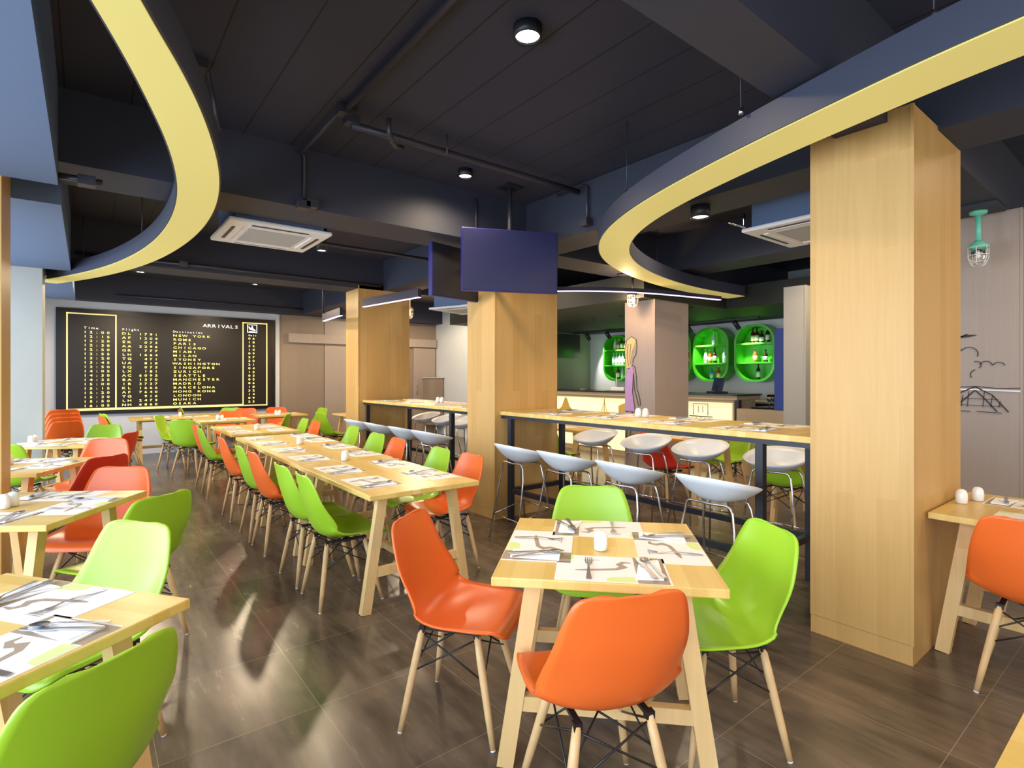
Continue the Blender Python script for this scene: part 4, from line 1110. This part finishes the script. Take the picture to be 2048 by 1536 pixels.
# ------------------------------------------------------------------ caged lamps
def cage_lamp(x, y, ztop, L, mat, on, label):
    r = empty('caged_lamp', (x, y, ztop)); tag(r, label, 'lamp', 'marine style caged lamps')
    obj('ceiling_rose', MB().lathe([(.0001, 0), (.06, 0), (.055, -.02), (.015, -.035)], mat), r)
    obj('stem', MB().tube([(0, 0, -.02), (0, 0, -L + .2)], .018, mat, 12), r)
    obj('cap', MB().lathe([(.02, -L + .21), (.03, -L + .2), (.07, -L + .165), (.072, -L + .15), (.0001, -L + .15)], mat), r)
    obj('glass_jar', MB().lathe([(.046, -L + .15), (.048, -L + .08), (.04, -L + .035), (.0001, -L + .02)], 'glass'), r)
    obj('bulb', MB().lathe([(.012, -L + .15), (.022, -L + .11), (.022, -L + .08), (.0001, -L + .055)], 'bulb_on' if on else 'ceramic'), r)
    cg = MB()
    for k in range(6):
        a_ = k * PI / 3; ca, sa = math.cos(a_), math.sin(a_)
        cg.tube([(ca * .068, sa * .068, -L + .15), (ca * .066, sa * .066, -L + .07), (ca * .045, sa * .045, -L + .015), (ca * .01, sa * .01, -L)], .0035, 'ac_white', 5)
    for rr, zz in ((.068, .15), (.067, .09), (.055, .035)):
        cg.tube([(rr * math.cos(k * PI / 6), rr * math.sin(k * PI / 6), -L + zz) for k in range(13)], .0035, 'ac_white', 5, cap=False)
    obj('cage', cg, r)
cage_lamp(5.60, 1.10, 2.80 - .03, .44, 'teal', False, 'mint green caged lamp hanging before the bridge drawing column')
cage_lamp(5.60, 4.58, 2.78, .42, 'black', True, 'lit caged lamp hanging above the drawing of the woman')
cage_lamp(4.32, 8.32, 2.80, .36, 'ceramic', True, 'white lit caged lamp beside the farthest bamboo column')
struct('ceiling_slat', MB().box(5.45, 4.44, 2.78, 5.75, 4.72, 2.80, 'beam')); struct('ceiling_slat', MB().box(5.45, .96, 2.77, 5.75, 1.26, 2.80, 'beam'))

# ------------------------------------------------------------------ pipes and conduits
def pipe(name, pts, r_, label, mat='pipe', cat='pipe', fit=()):
    c = Vector(pts[0]); o = empty(name, c); tag(o, label, cat, 'conduits and pipes on the ceiling')
    obj('run', MB().tube([Vector(p) - c for p in pts], r_, mat, 10), o)
    for f_ in fit:
        q = Vector(f_) - c; obj('junction_box', MB().box(q.x - .045, q.y - .045, q.z - .03, q.x + .045, q.y + .045, q.z + .03, mat), o)
    return o
pipe('ceiling_conduit', [(1.36, -.5, 3.235), (1.36, 3.5, 3.235)], .022, 'conduit running along a ceiling joint towards the beam', fit=[(1.36, 3.55, 3.235)])
pipe('ceiling_conduit', [(1.33, 3.6, 3.22), (1.33, 4.38, 3.22), (1.36, 4.40, 3.2), (1.36, 4.40, 2.82)], .014, 'conduit bending down the beam face to a box', fit=[(1.40, 4.37, 2.82), (1.34, 4.37, 2.80)])
pipe('sprinkler_pipe', [(1.42, 3.58, 3.17), (2.0, 3.58, 3.17), (3.0, 3.58, 3.17), (3.6, 3.58, 3.17)], .026, 'thick sprinkler pipe crossing towards the cross beam', fit=[(1.42, 3.58, 3.2)])
pipe('ceiling_sprinkler_drop', [(1.61, 3.40, 3.20), (1.61, 3.40, 3.14), (1.62, 3.41, 3.10), (1.66, 3.45, 3.075), (1.72, 3.52, 3.08), (1.80, 3.575, 3.11)], .018, 'flexible elbow pipe with bright collar', mat='pipe')
pipe('hanger_rod', [(2.13, 3.5, ZC), (2.13, 3.5, 3.12)], .006, 'thin rod holding the sprinkler pipe')
pipe('ceiling_conduit', [(-.138, 4.38, 2.70), (.08, 4.38, 2.70)], .02, 'short conduit on the beam face against the daylit bulkhead', fit=[(.0, 4.37, 2.69)])
pipe('ceiling_conduit', [(3.0, 4.39, 3.2), (3.0, 4.39, 2.84)], .012, 'thin conduit down the beam beside the television pole')
pipe('ceiling_conduit', [(3.63, 3.9, 3.23), (3.63, 3.55, 3.23), (3.63, 3.5, 3.2), (3.63, 3.5, 2.84)], .013, 'conduit down the cross beam face right of the screens', fit=[(3.62, 3.5, 2.87)])
pipe('ceiling_conduit', [(1.1, 6.1, 2.95), (3.6, 6.1, 2.95)], .02, 'conduit crossing behind the white air conditioner')
pipe('ceiling_conduit', [(-.1, 7.87, 2.86), (3.6, 7.87, 2.86)], .02, 'conduit along the second beam above the window tables', fit=[(.95, 7.86, 2.86)])
pipe('ceiling_conduit', [(.4, 11.9, 2.9), (4.0, 11.9, 2.9)], .016, 'conduit high on the beam over the arrivals board')
pipe('ceiling_sprinkler_drop', [(.50, 3.58, 3.25), (.56, 3.6, 3.24), (.58, 3.61, 3.15), (.62, 3.62, 2.92)], .011, 'thin drop pipe with bright tip right of the ribbon top', fit=[(.50, 3.56, 3.245)])
pipe('ceiling_sprinkler_drop', [(4.15, 2.4, 2.72), (4.4, 2.4, 2.72), (4.4, 2.4, 2.84)], .01, 'small sprinkler drop beside the black cylinder downlight', mat='chrome')
pipe('drop_rod', [(3.0, 8.75, 2.48), (3.0, 8.75, ZC)], .018, 'black drop rod above the short lilac strip')

# ------------------------------------------------------------------ lights
def area(name, loc, rot, sx, sy, e, c=(1, 1, 1)):
    l = bpy.data.lights.new(name, 'AREA'); l.shape = 'RECTANGLE'; l.size = sx; l.size_y = sy; l.energy = e; l.color = c
    o = bpy.data.objects.new(name, l); COL.objects.link(o); o.location = loc; o.rotation_euler = rot; return o
def spot(name, loc, e, c=(1, .9, .78), size=150, blend=.8, rad=.06, rot=(0, 0, 0)):
    l = bpy.data.lights.new(name, 'SPOT'); l.energy = e; l.color = c; l.spot_size = math.radians(size); l.spot_blend = blend; l.shadow_soft_size = rad
    o = bpy.data.objects.new(name, l); COL.objects.link(o); o.location = loc; o.rotation_euler = rot; return o
DAY = (.72, .86, 1.0); WARM = (1.0, .78, .52)
area('window_daylight', (XL - 1.8, 3.8, 1.9), (0, -PI / 2, 0), 3.6, 15.0, 950, DAY)
# unseen warm fill light behind the camera
area('rear_warm_fill', (3.8, YN + .02, 1.6), (-PI / 2, 0, PI), 8.5, 2.4, 85, (1.0, .84, .62))
down = [(1.80, 2.16, 3.18, 85), (2.62, 4.0, 3.18, 75), (2.16, 6.35, 2.9, 90), (3.82, 2.45, 2.68, 18), (.62, 9.6, 2.94, 150), (2.2, 9.7, 2.94, 150), (.9, -.2, 3.1, 60), (2.9, -.8, 3.1, 45), (5.0, .0, 3.1, 80), (.9, 6.9, 3.1, 40),
        (4.9, 3.2, 3.1, 65), (4.9, 6.3, 3.1, 110), (5.6, 10.4, 3.1, 170), (6.7, 2.4, 3.1, 110)]  # entries after the far-back pair are added fill, without fixtures
for x, y, z, e in down: spot('downlight_and_fill_beam', (x, y, z), e, WARM, 178 if y > 9 else 165, .4 if y > 9 else 1.0, .07)
for x, y in ((7.0, 7.26), (7.0, 6.6), (7.0, 5.98), (7.0, 5.3), (7.0, 4.64)): spot('bar_downlight_beam', (x, y, 2.44), 30, WARM, 120, .8, .03)
for x, y, _ in spots:
    o = spot('track_beam', (x + .10, y - .03, 2.22), 55, (1, .95, .8), 70, .5, .03); o.rotation_euler = Vector((.75, -.2, -.9)).to_track_quat('-Z', 'Y').to_euler()
for (x, y, z) in ((5.60, 4.58, 2.43), (4.32, 8.32, 2.5)):
    l = bpy.data.lights.new('lamp_light', 'POINT'); l.energy = 20; l.color = (1, .66, .36); l.shadow_soft_size = .05
    o = bpy.data.objects.new('lamp_light', l); COL.objects.link(o); o.location = (x - .12, y, z)
w = bpy.data.worlds.new('sky'); S.world = w; w.use_nodes = True
w.node_tree.nodes['Background'].inputs[0].default_value = (.75, .86, 1, 1); w.node_tree.nodes['Background'].inputs[1].default_value = 1.0
S.view_settings.exposure = 0.34

for o in COL.objects:
    l_ = o.get('label')
    if l_ and len(l_.split()) > 16: print('LONG', o.name, len(l_.split()), l_)
